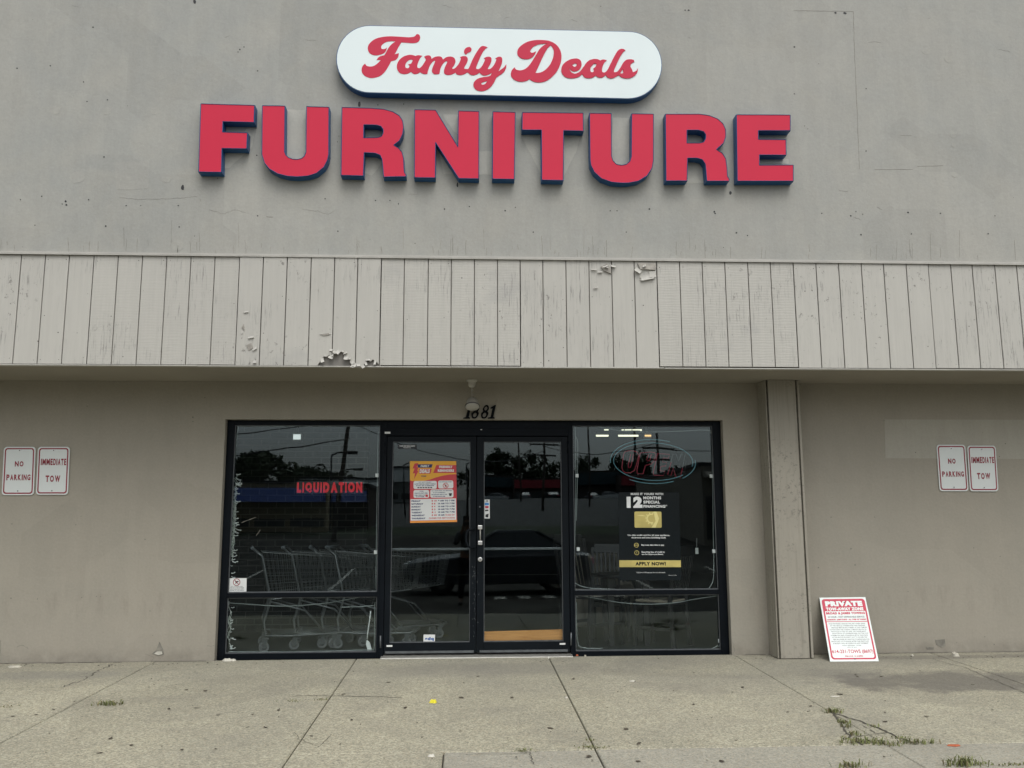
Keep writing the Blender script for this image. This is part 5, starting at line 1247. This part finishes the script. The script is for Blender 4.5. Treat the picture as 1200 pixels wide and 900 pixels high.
# ================================================================== ON THE PAVEMENT
SW = bpy.data.objects["sidewalk"]; SW2 = bpy.data.objects["sidewalk_strip"]
rnd = random.Random(77)
def gcrack(mb, pts, w, jit=1.2, n=7, h=.0022):
    L = []
    for i in range(len(pts)-1):
        for k in range(n):
            t = k/n; L.append(G(pts[i][0]*(1-t)+pts[i+1][0]*t+rnd.uniform(-jit, jit)*1.6, pts[i][1]*(1-t)+pts[i+1][1]*t+rnd.uniform(-jit, jit)*.35, h))
    L.append(G(*pts[-1], h))
    for i in range(len(L)-1):
        a, b = L[i], L[i+1]; d = (b-a); d.z = 0
        nn = Vector((-d.y, d.x, 0)); nn.normalize(); wa = w*rnd.uniform(.4, 1.3)/2; wb = w*rnd.uniform(.4, 1.3)/2
        mb.add([a-nn*wa, b-nn*wb, b+nn*wb, a+nn*wa], [(0, 1, 2, 3)])
m = MB()
gcrack(m, [(971, 830), (985, 845), (992, 858), (1000, 868), (1012, 873)], .018); gcrack(m, [(975, 835), (1002, 843), (1030, 853), (1052, 864), (1075, 872)], .016); gcrack(m, [(1000, 864), (1040, 858)], .008); gcrack(m, [(1010, 850), (1030, 860)], .006)
gcrack(m, [(335, 816), (372, 815), (420, 816), (470, 817)], .010); gcrack(m, [(130, 779), (112, 788), (95, 797), (75, 805)], .014, 2.0); gcrack(m, [(0, 808), (30, 806), (75, 805)], .006); gcrack(m, [(112, 788), (80, 792)], .006)
gcrack(m, [(940, 803), (1000, 815), (1090, 815.5), (1200, 815)], .003); gcrack(m, [(700, 817), (760, 816.5), (860, 818)], .002); gcrack(m, [(1092, 772), (1130, 782), (1160, 795), (1200, 812)], .006)
gcrack(m, [(390, 860), (375, 875), (350, 866), (345, 858)], .004); gcrack(m, [(640, 800), (655, 806)], .004); gcrack(m, [(545, 884), (620, 882), (625, 895)], .006)
wear("crack", m, M_JOINT, SW)
m = MB()   # ragged dark gap along the foot of the wall
x = -5.2
while x < 7.5:
    w = rnd.uniform(.05, .16)
    if OX0-.01 < x+w and x < OX1+.01: x += w; continue
    d = rnd.uniform(.008, .018) if x > -3.3 else rnd.uniform(.022, .055)
    if cxl-.02 < x+w/2 < cxr+.02: x += w; continue
    d2 = d*rnd.uniform(.6, 1.3); m.add([(x, -d, GS*-d+.002), (x+w, -d2, GS*-d2+.002), (x+w, -.0015, .002), (x, -.0015, .002)], [(0, 1, 2, 3)]); x += w
wear("gap", m, M_JOINT, SW)
up(SW) if False else None
def pebble(px, py, rx, ry, hz, mat, name, lab, cat, seed=0, n=9, group=None):
    r = random.Random(seed); c = G(px, py); m = MB()
    top = [(c.x+rx*r.uniform(.6, 1.1)*math.cos(2*math.pi*i/n), c.y+ry*r.uniform(.6, 1.1)*math.sin(2*math.pi*i/n)) for i in range(n)]
    v = [(a, b, GS*b+.001) for a, b in top]+[(c.x+(a-c.x)*.7, c.y+(b-c.y)*.7, GS*b+hz*r.uniform(.6, 1.2)) for a, b in top]+[(c.x, c.y, c.z+hz)]
    m.add(v, [(i, (i+1) % n, n+(i+1) % n, n+i) for i in range(n)]+[(n+i, n+(i+1) % n, 2*n) for i in range(n)])
    return tag(m.build(name, mat, None, origin=(c.x, c.y, c.z)), lab, cat, group)
M_YEL = flat("yellow_wrapper_film", (.70, .62, .03), .4); M_BRICKRED = flat("red_brick_chip", (.40, .10, .04), .8); M_STONE = flat("pale_stone", (.42, .40, .33), .9, var=.2, scale=30)
pebble(508, 823.5, .035, .030, .022, M_YEL, "wrapper", "crumpled yellow wrapper on the sidewalk before the left door", "wrapper", 1)
pebble(1117, 874, .045, .02, .01, M_BRICKRED, "brick_chip", "flat red brick chip beside the right cross joint", "chip", 2)
pebble(506, 886.5, .025, .022, .012, M_CHIP, "paper_scrap", "white paper scrap just left of the grey strip corner", "paper scrap", 3)
pebble(741, 798.5, .03, .012, .008, M_CHIP, "paper_scrap", "thin white paper scrap right of the middle joint", "paper scrap", 4)
pebble(664, 818, .012, .012, .008, M_CHIP, "paper_scrap", "tiny white scrap lying in the middle joint", "paper scrap", 5)
pebble(978, 816.5, .045, .010, .006, M_CHIP, "paper_scrap", "thin white scrap above the weedy crack", "paper scrap", 6)
pebble(1119, 769, .05, .04, .035, M_STONE, "stone", "pale broken stone against the foot of the right wall", "stone", 7)
pebble(1069, 769, .02, .02, .018, M_STONE, "stone", "small pale stone at the wall right of the tow board", "stone", 8)
pebble(266, 774.8, .06, .022, .022, M_CHIP, "caulk_lump", "larger cream caulk lump under the left window corner", "caulk lump", 9)
pebble(273, 774.6, .035, .02, .018, M_CHIP, "caulk_lump", "smaller cream caulk lump beside the larger one", "caulk lump", 10)
pebble(16.5, 782, .075, .045, .016, M_STONE, "stone", "flat oval stone at the foot of the wall at far left", "stone", 11)
pebble(686, 769.3, .012, .012, .014, M_STONE, "stone", "small stone under the left corner of the right window", "stone", 12)
pebble(676.5, 768.6, .016, .012, .012, M_BRICKRED, "brick_chip", "small reddish chip at the right door jamb", "chip", 13)
m = MB()
def fleck(px, py, r, asp, a):
    c = G(px, py); k = 6; b = .0025
    v = []
    for i in range(k):
        t = 2*math.pi*i/k; q = rnd.uniform(.6, 1.15); dx, dy = r*q*math.cos(t), r*asp*q*math.sin(t)
        X = c.x+dx*math.cos(a)-dy*math.sin(a); Y = c.y+dx*math.sin(a)+dy*math.cos(a); v.append((X, Y, GS*Y+b+rnd.uniform(0, .006)))
    m.add(v, [tuple(range(k))])
for px, py in ((15, 840), (42, 838), (63, 832), (129, 866), (154, 874), (213, 879), (198, 831), (231, 830), (253, 878), (326, 833), (327, 832), (296, 838), (311, 853), (365, 863), (256, 838), (240, 810), (218, 809), (455, 800), (480, 799), (475, 830), (412, 844), (402, 814), (734, 855), (645, 854), (749, 872), (724, 811), (672, 796), (1002, 868), (1014, 842), (1037, 846), (1086, 840), (1107, 860), (950, 828), (985, 814), (982, 814), (863, 868), (846, 893), (905, 794), (813, 826), (923, 835), (540, 818), (1033, 793), (1003, 791), (1005, 793), (870, 806), (1163, 832), (560, 793), (290, 853), (117, 883), (88, 867), (540, 857), (600, 818), (1140, 803), (690, 887), (748, 893), (845, 892)):
    fleck(px, py, rnd.uniform(.014, .030), rnd.uniform(.35, .7), rnd.uniform(0, 3))
for k in range(150): fleck(rnd.uniform(-60, 1260), rnd.triangular(776, 899, 800), rnd.uniform(.004, .011), rnd.uniform(.4, .9), rnd.uniform(0, 3))
for k in range(80):
    px = rnd.choice([rnd.uniform(0, 250), rnd.uniform(960, 1200), rnd.uniform(240, 960)]); fleck(px, 779-px*.009+rnd.uniform(0, 3), rnd.uniform(.006, .016), .6, rnd.uniform(0, 3))
tag(m.build("leaf_litter", flat("dry_leaf_flecks", (.07, .058, .04), .9, var=.5, scale=40), fix=False), "scattered dark leaf flecks and grit over the sidewalk", "leaf litter", kind='stuff')
M_WEED = flat("weed_leaf", (.15, .17, .06), .8, var=.5, scale=25); M_DRYW = flat("dry_weed", (.20, .17, .09), .9, var=.3, scale=25)
def weed(px, py, w, h, n, lab, dry=.2, seed=0):
    r = random.Random(seed); c = G(px, py); e = empty("weed_tuft", c, lab, "weed", "weeds growing in the sidewalk cracks")
    for mat, cnt, nm in ((M_WEED, int(n*(1-dry)), "leaf_blades"), (M_DRYW, int(n*dry)+2, "dry_stems")):
        m = MB()
        for k in range(cnt):
            h_ = h*.8; x = c.x+r.gauss(0, w*.34); y = c.y+r.gauss(0, .02); a = r.uniform(0, 2*math.pi); L = h_*r.uniform(.35, 1.1); b = r.uniform(.2, 1.0)*L
            d = Vector((math.cos(a), math.sin(a), 0)); s_ = Vector((-d.y, d.x, 0))*r.uniform(.0016, .0040)
            p0 = Vector((x, y, GS*y)); p1 = p0+d*b*.45+Vector((0, 0, L*.65)); p2 = p0+d*b+Vector((0, 0, L*r.uniform(.6, 1.0)))
            m.add([p0-s_, p0+s_, p1+s_*1.2, p1-s_*1.2, p2], [(0, 1, 2, 3), (3, 2, 4)])
            if r.random() < .5:
                q = p1+Vector((r.uniform(-.012, .012), r.uniform(-.012, .012), r.uniform(-.01, .01))); t = .0045; m.add([q+Vector((-t, 0, 0)), q+Vector((0, -t, .003)), q+Vector((t, 0, 0)), q+Vector((0, t, .003))], [(0, 1, 2, 3)])
        m.build(nm, mat, e, fix=False)
WEEDS = [(977, 835, .11, .05, 60, "bushy weed at the upper tip of the broken corner"), (988, 847, .07, .04, 36, "weed below the upper tip along the left crack"), (993, 852, .06, .035, 24, "smaller weed just under that one on the left crack"), (1000, 861, .06, .045, 26, "upright little weed halfway down the left crack"), (992, 866, .06, .025, 18, "low weed left of the crack foot"),
         (1014, 871, .22, .05, 110, "long weed clump along the cross joint under the broken corner"), (1031, 872, .12, .035, 40, "weed patch right of the long clump on the joint"), (1046, 873.5, .06, .03, 20, "sparse weed where the crack meets the joint"), (1024, 852, .04, .035, 14, "single small weed on the upper crack"), (1053, 864.5, .09, .02, 26, "flat dark weed low on the upper crack"), (1071, 871, .16, .045, 70, "round weed tuft at the lower end of the upper crack"),
         (1000, 899, .15, .05, 60, "weed tuft at the bottom edge below the cracks"), (1128, 897, .16, .075, 90, "tallest leafy weed at the bottom right"), (1150, 895, .10, .02, 20, "flat weed strip right of the tallest one"), (1185, 896.5, .24, .02, 50, "long flat weed strip near the right edge"),
         (128, 826, .16, .055, 70, "lone grass tuft on the left slab"), (8, 828.5, .18, .02, 30, "flat dry grass at the far left"), (347, 821.5, .12, .010, 26, "thin flat weed left of the second joint"), (377, 820, .07, .018, 22, "small weed in the second joint"),
         (695, 876, .14, .015, 60, "flat mossy weed where the middle joint meets the strip"), (614, 880, .12, .012, 40, "flat mossy weed on the strip edge"), (690, 868, .05, .02, 16, "tiny weed above the mossy crossing")]
for i, (px, py, w, h, n, lab) in enumerate(WEEDS): weed(px, py, w, h, n, lab, .25 if i not in (16,) else .7, 100+i)

# ================================================================== ACROSS THE LOT (what the glass reflects)
M_BARK = flat("bark", (.09, .07, .05), .95, var=.3, scale=8); M_LEAF = flat("tree_leaves", (.045, .065, .028), .8, var=.55, scale=1.3); M_POLE = flat("weathered_pole_wood", (.10, .085, .07), .9, var=.2); M_POLEM = flat("dark_pole_metal", (.03, .03, .032), .5)
def tree(px, s, prow, half, lab, seed):
    r = random.Random(seed); top = REF(px, prow, s); y = YG-s; g0 = gz(y); H = top.z-g0; R = half*(s-CAMY)/FPX
    e = empty("tree", (top.x, y, g0), lab, "tree", "trees beyond the far lots")
    m = MB(); m.tube([(top.x, y, g0-.2), (top.x+.1, y, g0+H*.3), (top.x-.1, y, g0+H*.6)], [.28, .2, .1], 8)
    for k in range(5):
        a = r.uniform(0, 6.28); m.tube([(top.x, y, g0+H*r.uniform(.25, .5)), (top.x+R*.5*math.cos(a), y+R*.5*math.sin(a), g0+H*r.uniform(.55, .85))], [.09, .03], 5)
    m.build("trunk", M_BARK, e)
    m = MB(); cl = []
    for k in range(22):
        a = r.uniform(0, 6.28); q = r.uniform(.1, 1.0); z = r.uniform(.30, .86); cl.append((top.x+R*q*math.cos(a)*(1.1-.5*z), y+R*q*math.sin(a)*.8, g0+H*z, R*r.uniform(.13, .34)))
    cl.append((top.x, y, top.z-R*.3, R*.32))
    for k in range(1500):
        c_ = r.choice(cl); d = Vector((r.gauss(0, 1), r.gauss(0, 1), r.gauss(0, 1))).normalized()*c_[3]*r.uniform(.55, 1.08); p = Vector(c_[:3])+d; t = r.uniform(.045, .11)*R
        a = Vector((r.gauss(0, 1), r.gauss(0, 1), r.gauss(0, 1))).normalized(); b = a.cross(d).normalized() if a.cross(d).length > 1e-6 else Vector((1, 0, 0))
        m.add([p-a*t, p-b*t*.6, p+a*t, p+b*t*.6], [(0, 1, 2, 3)])
    m.build("crown", M_LEAF, e, fix=False)
TR = [(300, 150, 531, 58, "tallest rounded tree left of the others"), (258, 148, 548, 44, "rounded tree at the far left of the row"), (346, 160, 546, 50, "low tree right of the tallest rounded one"), (384, 164, 554, 40, "lowest tree before the bare gap"), (553, 158, 548, 25, "small tree behind the photographer"),
      (585, 166, 527, 27, "tree left of the middle utility pole"), (618, 170, 527, 29, "dense tree behind the red awning store"), (650, 178, 541, 25, "lower tree right of the middle pole"), (684, 162, 531, 25, "bushy tree above the dark store"), (722, 166, 531, 27, "tree left of the crossarm pole"), (752, 174, 528, 27, "tree right behind the crossarm pole"), (788, 182, 546, 27, "low tree behind the second red store"), (818, 150, 554, 18, "small tree beside the beige building"), (210, 164, 550, 46, "broad tree far off to the left"), (880, 178, 545, 46, "broad tree far off to the right")]
for i, (px, s, row, hf, lab) in enumerate(TR): tree(px, s, row, hf, lab, 300+i)
def store(px0, px1, s, rtop, rband, bandmat, wallmat, lab, depth=9):
    a, b = REF(px0, rtop, s), REF(px1, rtop, s); zb = REF(px0, rband, s).z; y = YG-s; g0 = gz(y)-.3
    e = empty("store_building", ((a.x+b.x)/2, y, g0), lab, "building", "stores across the far lot")
    m = MB(); m.box(a.x, b.x, y-depth, y, g0, a.z-.02); m.build("wall", wallmat, e)
    m = MB(); m.box(a.x-.1, b.x+.1, y-depth-.1, y+.05, a.z-.02, a.z+.12); m.build("roof", M_POLEM, e)
    m = MB(); m.hexa([(a.x+.05, y+.02, zb), (b.x-.05, y+.02, zb), (b.x-.05, y+1.1, zb), (a.x+.05, y+1.1, zb), (a.x+.05, y+.02, a.z-.25), (b.x-.05, y+.02, a.z-.25), (b.x-.05, y+.35, a.z-.25), (a.x+.05, y+.35, a.z-.25)]); m.build("awning", bandmat, e)
    n = max(2, int((b.x-a.x)/1.6)); w_ = (b.x-a.x)/n
    for k in range(n):
        m = MB(); m.box(a.x+k*w_+.12, a.x+(k+1)*w_-.12, y+.003, y+.03, g0+.55, min(zb-.75, g0+2.3)); m.build("window", M_CARGLASS, e)
    return e
M_BLUEB = flat("blue_fascia", (.012, .06, .30), .6); M_CREAM = flat("cream_wall", (.38, .31, .19), .8); M_DKW = flat("dark_brick_wall", (.09, .07, .06), .9); M_GRNB = flat("dark_green_fascia", (.02, .05, .06), .7); M_AWN = flat("red_awning_cloth", (.30, .03, .04), .8); M_BEIGE = flat("beige_block_wall", (.33, .30, .25), .85); M_WHT = flat("white_metal_wall", (.55, .57, .56), .7)
e = store(120, 383, 33, 566, 590, M_BLUEB, M_CREAM, "long cream store with a deep blue fascia across the lot")
m = MB(); a, b = REF(383, 590, 33), REF(440, 590, 33); 
e2 = store(383, 432, 35, 569, 589, M_BLUEB, M_DKW, "dark brick end store with a narrower blue fascia")
store(352, 450, 58, 561, 570, M_WHT, M_WHT, "white metal sided building behind the blue fascia store", 14)
store(452, 486, 62, 549, 566, M_WHT, M_WHT, "tall white building behind the light pole", 12)
store(556, 602, 142, 557, 571, M_GRNB, M_DKW, "dark store with a blue green fascia beside the red awning"); store(602, 662, 138, 559, 572, M_AWN, M_DKW, "brick store with a bright red awning"); store(672, 726, 146, 551, 568, M_GRNB, M_DKW, "taller dark store with a green fascia"); store(728, 812, 140, 556, 570, M_AWN, M_DKW, "long brick store with a red awning at the right"); store(822, 900, 26, 545, 560, M_BEIGE, M_BEIGE, "beige block building near the lot at the right", 14)
def pole(pxt, rowt, pxb, s, r_, lab, arms=(), wood=True):
    t = REF(pxt, rowt, s); b = REF(pxb, 600, s); y = YG-s; r_ = r_*.66; b = Vector((b.x, y, gz(y)-.2))
    e = empty("utility_pole" if wood else "lamp_post", b, lab, "pole" if wood else "lamp post", "poles around the lot")
    m = MB(); m.tube([b, t], [r_, r_*.7], 10); m.build("shaft", M_POLE if wood else M_POLEM, e, smooth=True)
    for dz, w in arms: m = MB(); c_ = t-Vector((0, 0, dz)); m.box(c_.x-w, c_.x+w, c_.y-.05, c_.y+.05, c_.z-.05, c_.z+.05); m.build("crossarm", M_POLE, e)
    if not wood:
        m = MB(); m.tube([t, t+Vector((.25, 0, .12)), t+Vector((.7, 0, .15))], .04, 6); m.build("arm", M_POLEM, e); m = MB(); m.box(t.x+.6, t.x+1.25, t.y-.14, t.y+.14, t.z+.06, t.z+.2); m.build("lamp_head", M_POLEM, e, bevel=.03)
    return t
P1 = pole(411, 470, 391, 28, .17, "leaning wooden utility pole before the blue fascia store"); P2 = pole(638, 512, 636.5, 48, .16, "utility pole with crossarms before the red awning", ((.5, 1.0), (1.2, .8))); P3 = pole(770.5, 508, 773, 42, .15, "utility pole with crossarms before the second red store", ((.9, .9), (1.5, .6))); P4 = pole(743, 480, 746, 50, .14, "plain utility pole left of the crossarm pole"); P5 = pole(689, 485, 690.5, 52, .11, "slim utility pole above the dark store"); P6 = pole(607, 510, 611, 60, .12, "slim utility pole left of the red awning")
pole(388.5, 534, 386.5, 34, .08, "lamp post beside the leaning utility pole", (), False); pole(401.5, 552, 402, 46, .08, "short lamp post right of the leaning pole", (), False); pole(472.5, 546, 474.5, 44, .09, "lamp post before the tall white building", (), False); pole(546.5, 544, 548, 40, .09, "lamp post behind the photographer", (), False)
m = MB()
def wire(a, b, sag, dz):
    a = a-Vector((0, 0, dz)); b = b-Vector((0, 0, dz)); m.tube([a*(1-t)+b*t-Vector((0, 0, sag*4*t*(1-t))) for t in [i/14 for i in range(15)]], .022, 4)
far = Vector((-34, -30, 6.5)); farr = Vector((46, -44, 8.5))
tag_w = []
for i, (a, b, sg, dz, lab) in enumerate([(far, P1, .8, .9, "upper overhead wire left of the leaning pole"), (far, P1, 1.2, 1.6, "lower overhead wire left of the leaning pole"), (P1, P2, 1.1, .9, "overhead wire from the leaning pole to the crossarms"), (P2, P3, .5, .6, "overhead wire between the two crossarm poles"), (P3, farr, 1.0, .9, "overhead wire running off to the right")]):
    m = MB(); wire(a, b, sg, dz); mid = (a+b)/2; tag(m.build("overhead_wire", M_POLEM, None, origin=mid), lab, "wire", "overhead wires along the road")
def car(x, y, ang, col, lab, L=4.5, H=1.45, group="cars across the lot"):
    pm = flat("car_paint", col, .25, .2, var=.02); g0 = gz(y)
    e = empty("parked_car", (0, 0, 0), lab, "car", group); hw = .88
    prof = [(-L/2+.02, .38), (-L/2, .62), (-L/2+.15, .78), (-L*.20, .92), (-L*.05, .95), (L*.34, .98), (L/2-.08, .95), (L/2, .70), (L/2-.04, .36), (L*.36, .26), (-L*.36, .26)]
    m = MB(); n = len(prof)
    v = []
    for k, (yy, ins) in enumerate(((-hw, .10), (-hw+.10, 0), (hw-.10, 0), (hw, .10))): v += [(p[0]*(1-ins*.12), yy, p[1] if p[1] < .6 else p[1]-ins*.5) for p in prof]
    fs = [tuple(range(n-1, -1, -1)), tuple(range(3*n, 4*n))]
    for k in range(3): fs += [(k*n+i, k*n+(i+1) % n, (k+1)*n+(i+1) % n, (k+1)*n+i) for i in range(n)]
    m.add(v, fs); body = m.build("body", pm, e, bevel=.03)
    c_ = [(-L*.19, .93), (-L*.02, H-.04), (L*.20, H-.02), (L*.40, .97)]
    m = MB(); m.hexa([(c_[0][0], -.80, .93), (c_[3][0], -.80, .95), (c_[3][0], .80, .95), (c_[0][0], .80, .93), (c_[1][0], -.62, H-.05), (c_[2][0], -.62, H-.05), (c_[2][0], .62, H-.05), (c_[1][0], .62, H-.05)]); m.build("window_glass", M_CARGLASS, e)
    m = MB(); m.hexa([(c_[1][0]-.05, -.64, H-.07), (c_[2][0]+.06, -.64, H-.07), (c_[2][0]+.06, .64, H-.07), (c_[1][0]-.05, .64, H-.07), (c_[1][0]+.06, -.58, H), (c_[2][0]-.06, -.58, H), (c_[2][0]-.06, .58, H), (c_[1][0]+.06, .58, H)])
    for sy in (-1, 1):
        for (xa, za), (xb, zb_) in ((c_[0], c_[1]), ((.0+L*.09, .95), (L*.09, H-.05)), (c_[3], c_[2])): m.tube([(xa, sy*.81, za), (xb, sy*.635, zb_-.01)], .032, 5)
    m.build("roof", pm, e)
    for sx in (-L*.30, L*.30):
        for sy in (-1, 1):
            m = MB(); m.torus((sx, sy*(hw-.08), .32), .23, .09, 'y', 24, 8); w = m.build("wheel", flat("tyre", (.015, .015, .015), .8), e, smooth=True)
            m = MB(); m.lathe([(.19, -.04), (.19, .04), (.05, .06)], (sx, sy*(hw-.08), .32), 'y', 18); m.build("rim", M_ALU, w)
    for sy in (-1, 1):
        m = MB(); m.box(-L/2-.005, -L/2+.14, sy*.68-.16, sy*.68+.16, .62, .74); m.build("headlight", M_WHITEPL, e, bevel=.02); m = MB(); m.box(L/2-.12, L/2+.005, sy*.68-.15, sy*.68+.15, .72, .86); m.build("taillight", M_TOWRED, e, bevel=.02)
        m = MB(); m.box(-L*.13, -L*.10, sy*.95-.10, sy*.95+.10, .93, 1.06); m.build("mirror", pm, e, bevel=.02)
    e.location = (x, y, g0); e.rotation_euler.z = math.radians(ang); return e
car(.75, -12.9, 0, (.07, .075, .085), "dark sedan parked just behind the photographer", 4.5, 1.5)
for px, s, col, a, lab in ((578, 131, (.65, .67, .68), 20, "white car before the dark store by the awning"), (614, 132, (.30, .31, .32), 90, "grey car facing the red awning store"), (648, 132, (.05, .06, .07), 90, "dark car at the right end of the red awning store"), (712, 128, (.70, .72, .72), 10, "white car before the taller dark store"), (692, 132, (.12, .13, .14), 80, "charcoal car left of the white one"), (820, 40, (.20, .21, .22), 60, "grey car before the beige building")):
    q = REF(px, 585, s); car(q.x, YG-s, a, col, lab)
# the photographer, standing at the edge of the lot with a phone raised
M_SKIN = flat("skin", (.30, .17, .11), .6, var=.05); M_JACKET = flat("grey_jacket_cloth", (.13, .13, .14), .9, bump=.2); M_TROUS = flat("black_trouser_cloth", (.012, .012, .014), .9); M_HAIR = flat("dark_hair", (.015, .012, .010), .7, bump=.3)
PX, PY = .0, -9.26; PG = gz(PY)
PER = empty("person", (PX, PY, PG), "person in a grey jacket and black trousers raising a phone to photograph the store", "person")
def skin(name, pts, edges, rad, mat, root=0, sub=2):
    me = bpy.data.meshes.new(name); me.from_pydata(pts, edges, []); o = bpy.data.objects.new(name, me); COL.objects.link(o)
    md = o.modifiers.new("skin", 'SKIN'); md.use_smooth_shade = True
    for i, r_ in enumerate(rad): me.skin_vertices[0].data[i].radius = (r_, r_) if not isinstance(r_, tuple) else r_; me.skin_vertices[0].data[i].use_root = (i == root)
    sb = o.modifiers.new("subdivision", 'SUBSURF'); sb.levels = sb.render_levels = sub
    dg = bpy.context.evaluated_depsgraph_get(); dg.update(); m2 = bpy.data.meshes.new_from_object(o.evaluated_get(dg))
    bpy.data.objects.remove(o); m2.materials.clear(); m2.materials.append(mat)
    for p in m2.polygons: p.use_smooth = True
    o2 = bpy.data.objects.new(name, m2); COL.objects.link(o2); o2.parent = PER; return o2
pts = [(0, 0, .95), (0, -.01, 1.12), (0, -.01, 1.32), (0, 0, 1.43), (0, .02, 1.50), (0, .035, 1.56), (0, .045, 1.63), (0, .04, 1.70)]
ed = [(i, i+1) for i in range(7)]; rad = [.12, .115, .13, .10, .052, .062, .085, .07]
for sx in (-1, 1):
    b = len(pts)
    pts += [(sx*.17, 0, 1.41), (sx*.24, .07, 1.20), (sx*.10, .235, 1.48), (sx*.078, .262, 1.535)]; ed += [(3, b), (b, b+1), (b+1, b+2), (b+2, b+3)]; rad += [.062, .048, .030, (.018, .034)]
    for k, (dz, l) in enumerate(((.045, .070), (.022, .078), (.0, .074), (-.022, .060))):
        c_ = len(pts); z = 1.57+dz
        pts += [(sx*.084, .275, z-.006), (sx*.086, .300, z), (sx*.070, .318, z+.003)]; ed += [(b+3, c_), (c_, c_+1), (c_+1, c_+2)]; rad += [.0095, .0088, .0078]
    c_ = len(pts); pts += [(sx*.066, .255, 1.57), (sx*.05, .272, 1.60)]; ed += [(b+3, c_), (c_, c_+1)]; rad += [.011, .0095]
    b = len(pts); pts += [(sx*.09, 0, .90), (sx*.105, .02, .50), (sx*.115, -.02, .09), (sx*.13, .12, .04)]; ed += [(0, b), (b, b+1), (b+1, b+2), (b+2, b+3)]; rad += [.095, .062, .045, .035]
body = skin("body", pts, ed, rad, M_SKIN)
m = MB()
for sx in (-1, 1): m.lathe([(.004, -.01), (.012, -.004), (.012, .004), (.004, .010)], (PX+sx*.032, PY+.122, PG+1.645), 'y', 10)
m.build("eye", M_WHITEPL, body)
m = MB(); m.hexa([(PX-.016, PY+.11, PG+1.598), (PX+.016, PY+.11, PG+1.598), (PX+.004, PY+.11, PG+1.65), (PX-.004, PY+.11, PG+1.65), (PX-.012, PY+.15, PG+1.600), (PX+.012, PY+.15, PG+1.600), (PX+.003, PY+.125, PG+1.65), (PX-.003, PY+.125, PG+1.65)]); m.build("nose", M_SKIN, body, bevel=.004)
m = MB(); m.box(PX-.026, PX+.026, PY+.115, PY+.124, PG+1.570, PG+1.580); m.build("mouth", M_TOWRED, body, bevel=.003)
pts = [(0, -.01, .88), (0, -.01, 1.12), (0, -.01, 1.32), (0, -.005, 1.44), (0, .01, 1.49)]; ed = [(0, 1), (1, 2), (2, 3), (3, 4)]; rad = [(.16, .13), (.15, .125), (.16, .135), (.11, .10), .065]
for sx in (-1, 1): b = len(pts); pts += [(sx*.175, 0, 1.415), (sx*.245, .07, 1.195), (sx*.115, .215, 1.445)]; ed += [(3, b), (b, b+1), (b+1, b+2)]; rad += [.078, .064, .046]
skin("jacket", pts, ed, rad, M_JACKET)
pts = [(0, 0, .95)]; ed = []; rad = [(.15, .125)]
for sx in (-1, 1): b = len(pts); pts += [(sx*.095, 0, .86), (sx*.108, .02, .50), (sx*.116, -.02, .10)]; ed += [(0, b), (b, b+1), (b+1, b+2)]; rad += [.105, .075, .062]
skin("trousers", pts, ed, rad, M_TROUS)
skin("hair", [(0, .02, 1.66), (0, .0, 1.70), (0, .06, 1.735), (0, .0, 1.60)], [(0, 1), (1, 2), (0, 3)], [.085, .085, .055, .07], M_HAIR)
for sx in (-1, 1): skin("shoe", [(sx*.116, -.05, .045), (sx*.125, .05, .045), (sx*.135, .16, .035)], [(0, 1), (1, 2)], [.045, .045, .035], M_BLACKPL)
e = empty("phone", (0, -8.945, PG+1.53), "dark phone held up by the photographer", "phone")
m = MB(); m.box(-.078, .078, -8.950, -8.941, PG+1.575, PG+1.65); m.build("phone_body", M_BLACKPL, e, bevel=.003); m = MB(); m.lathe([(.010, 0), (.010, .003), (.003, .003)], (.05, -8.941, PG+1.63), 'y', 12); m.build("lens", M_CARGLASS, e)
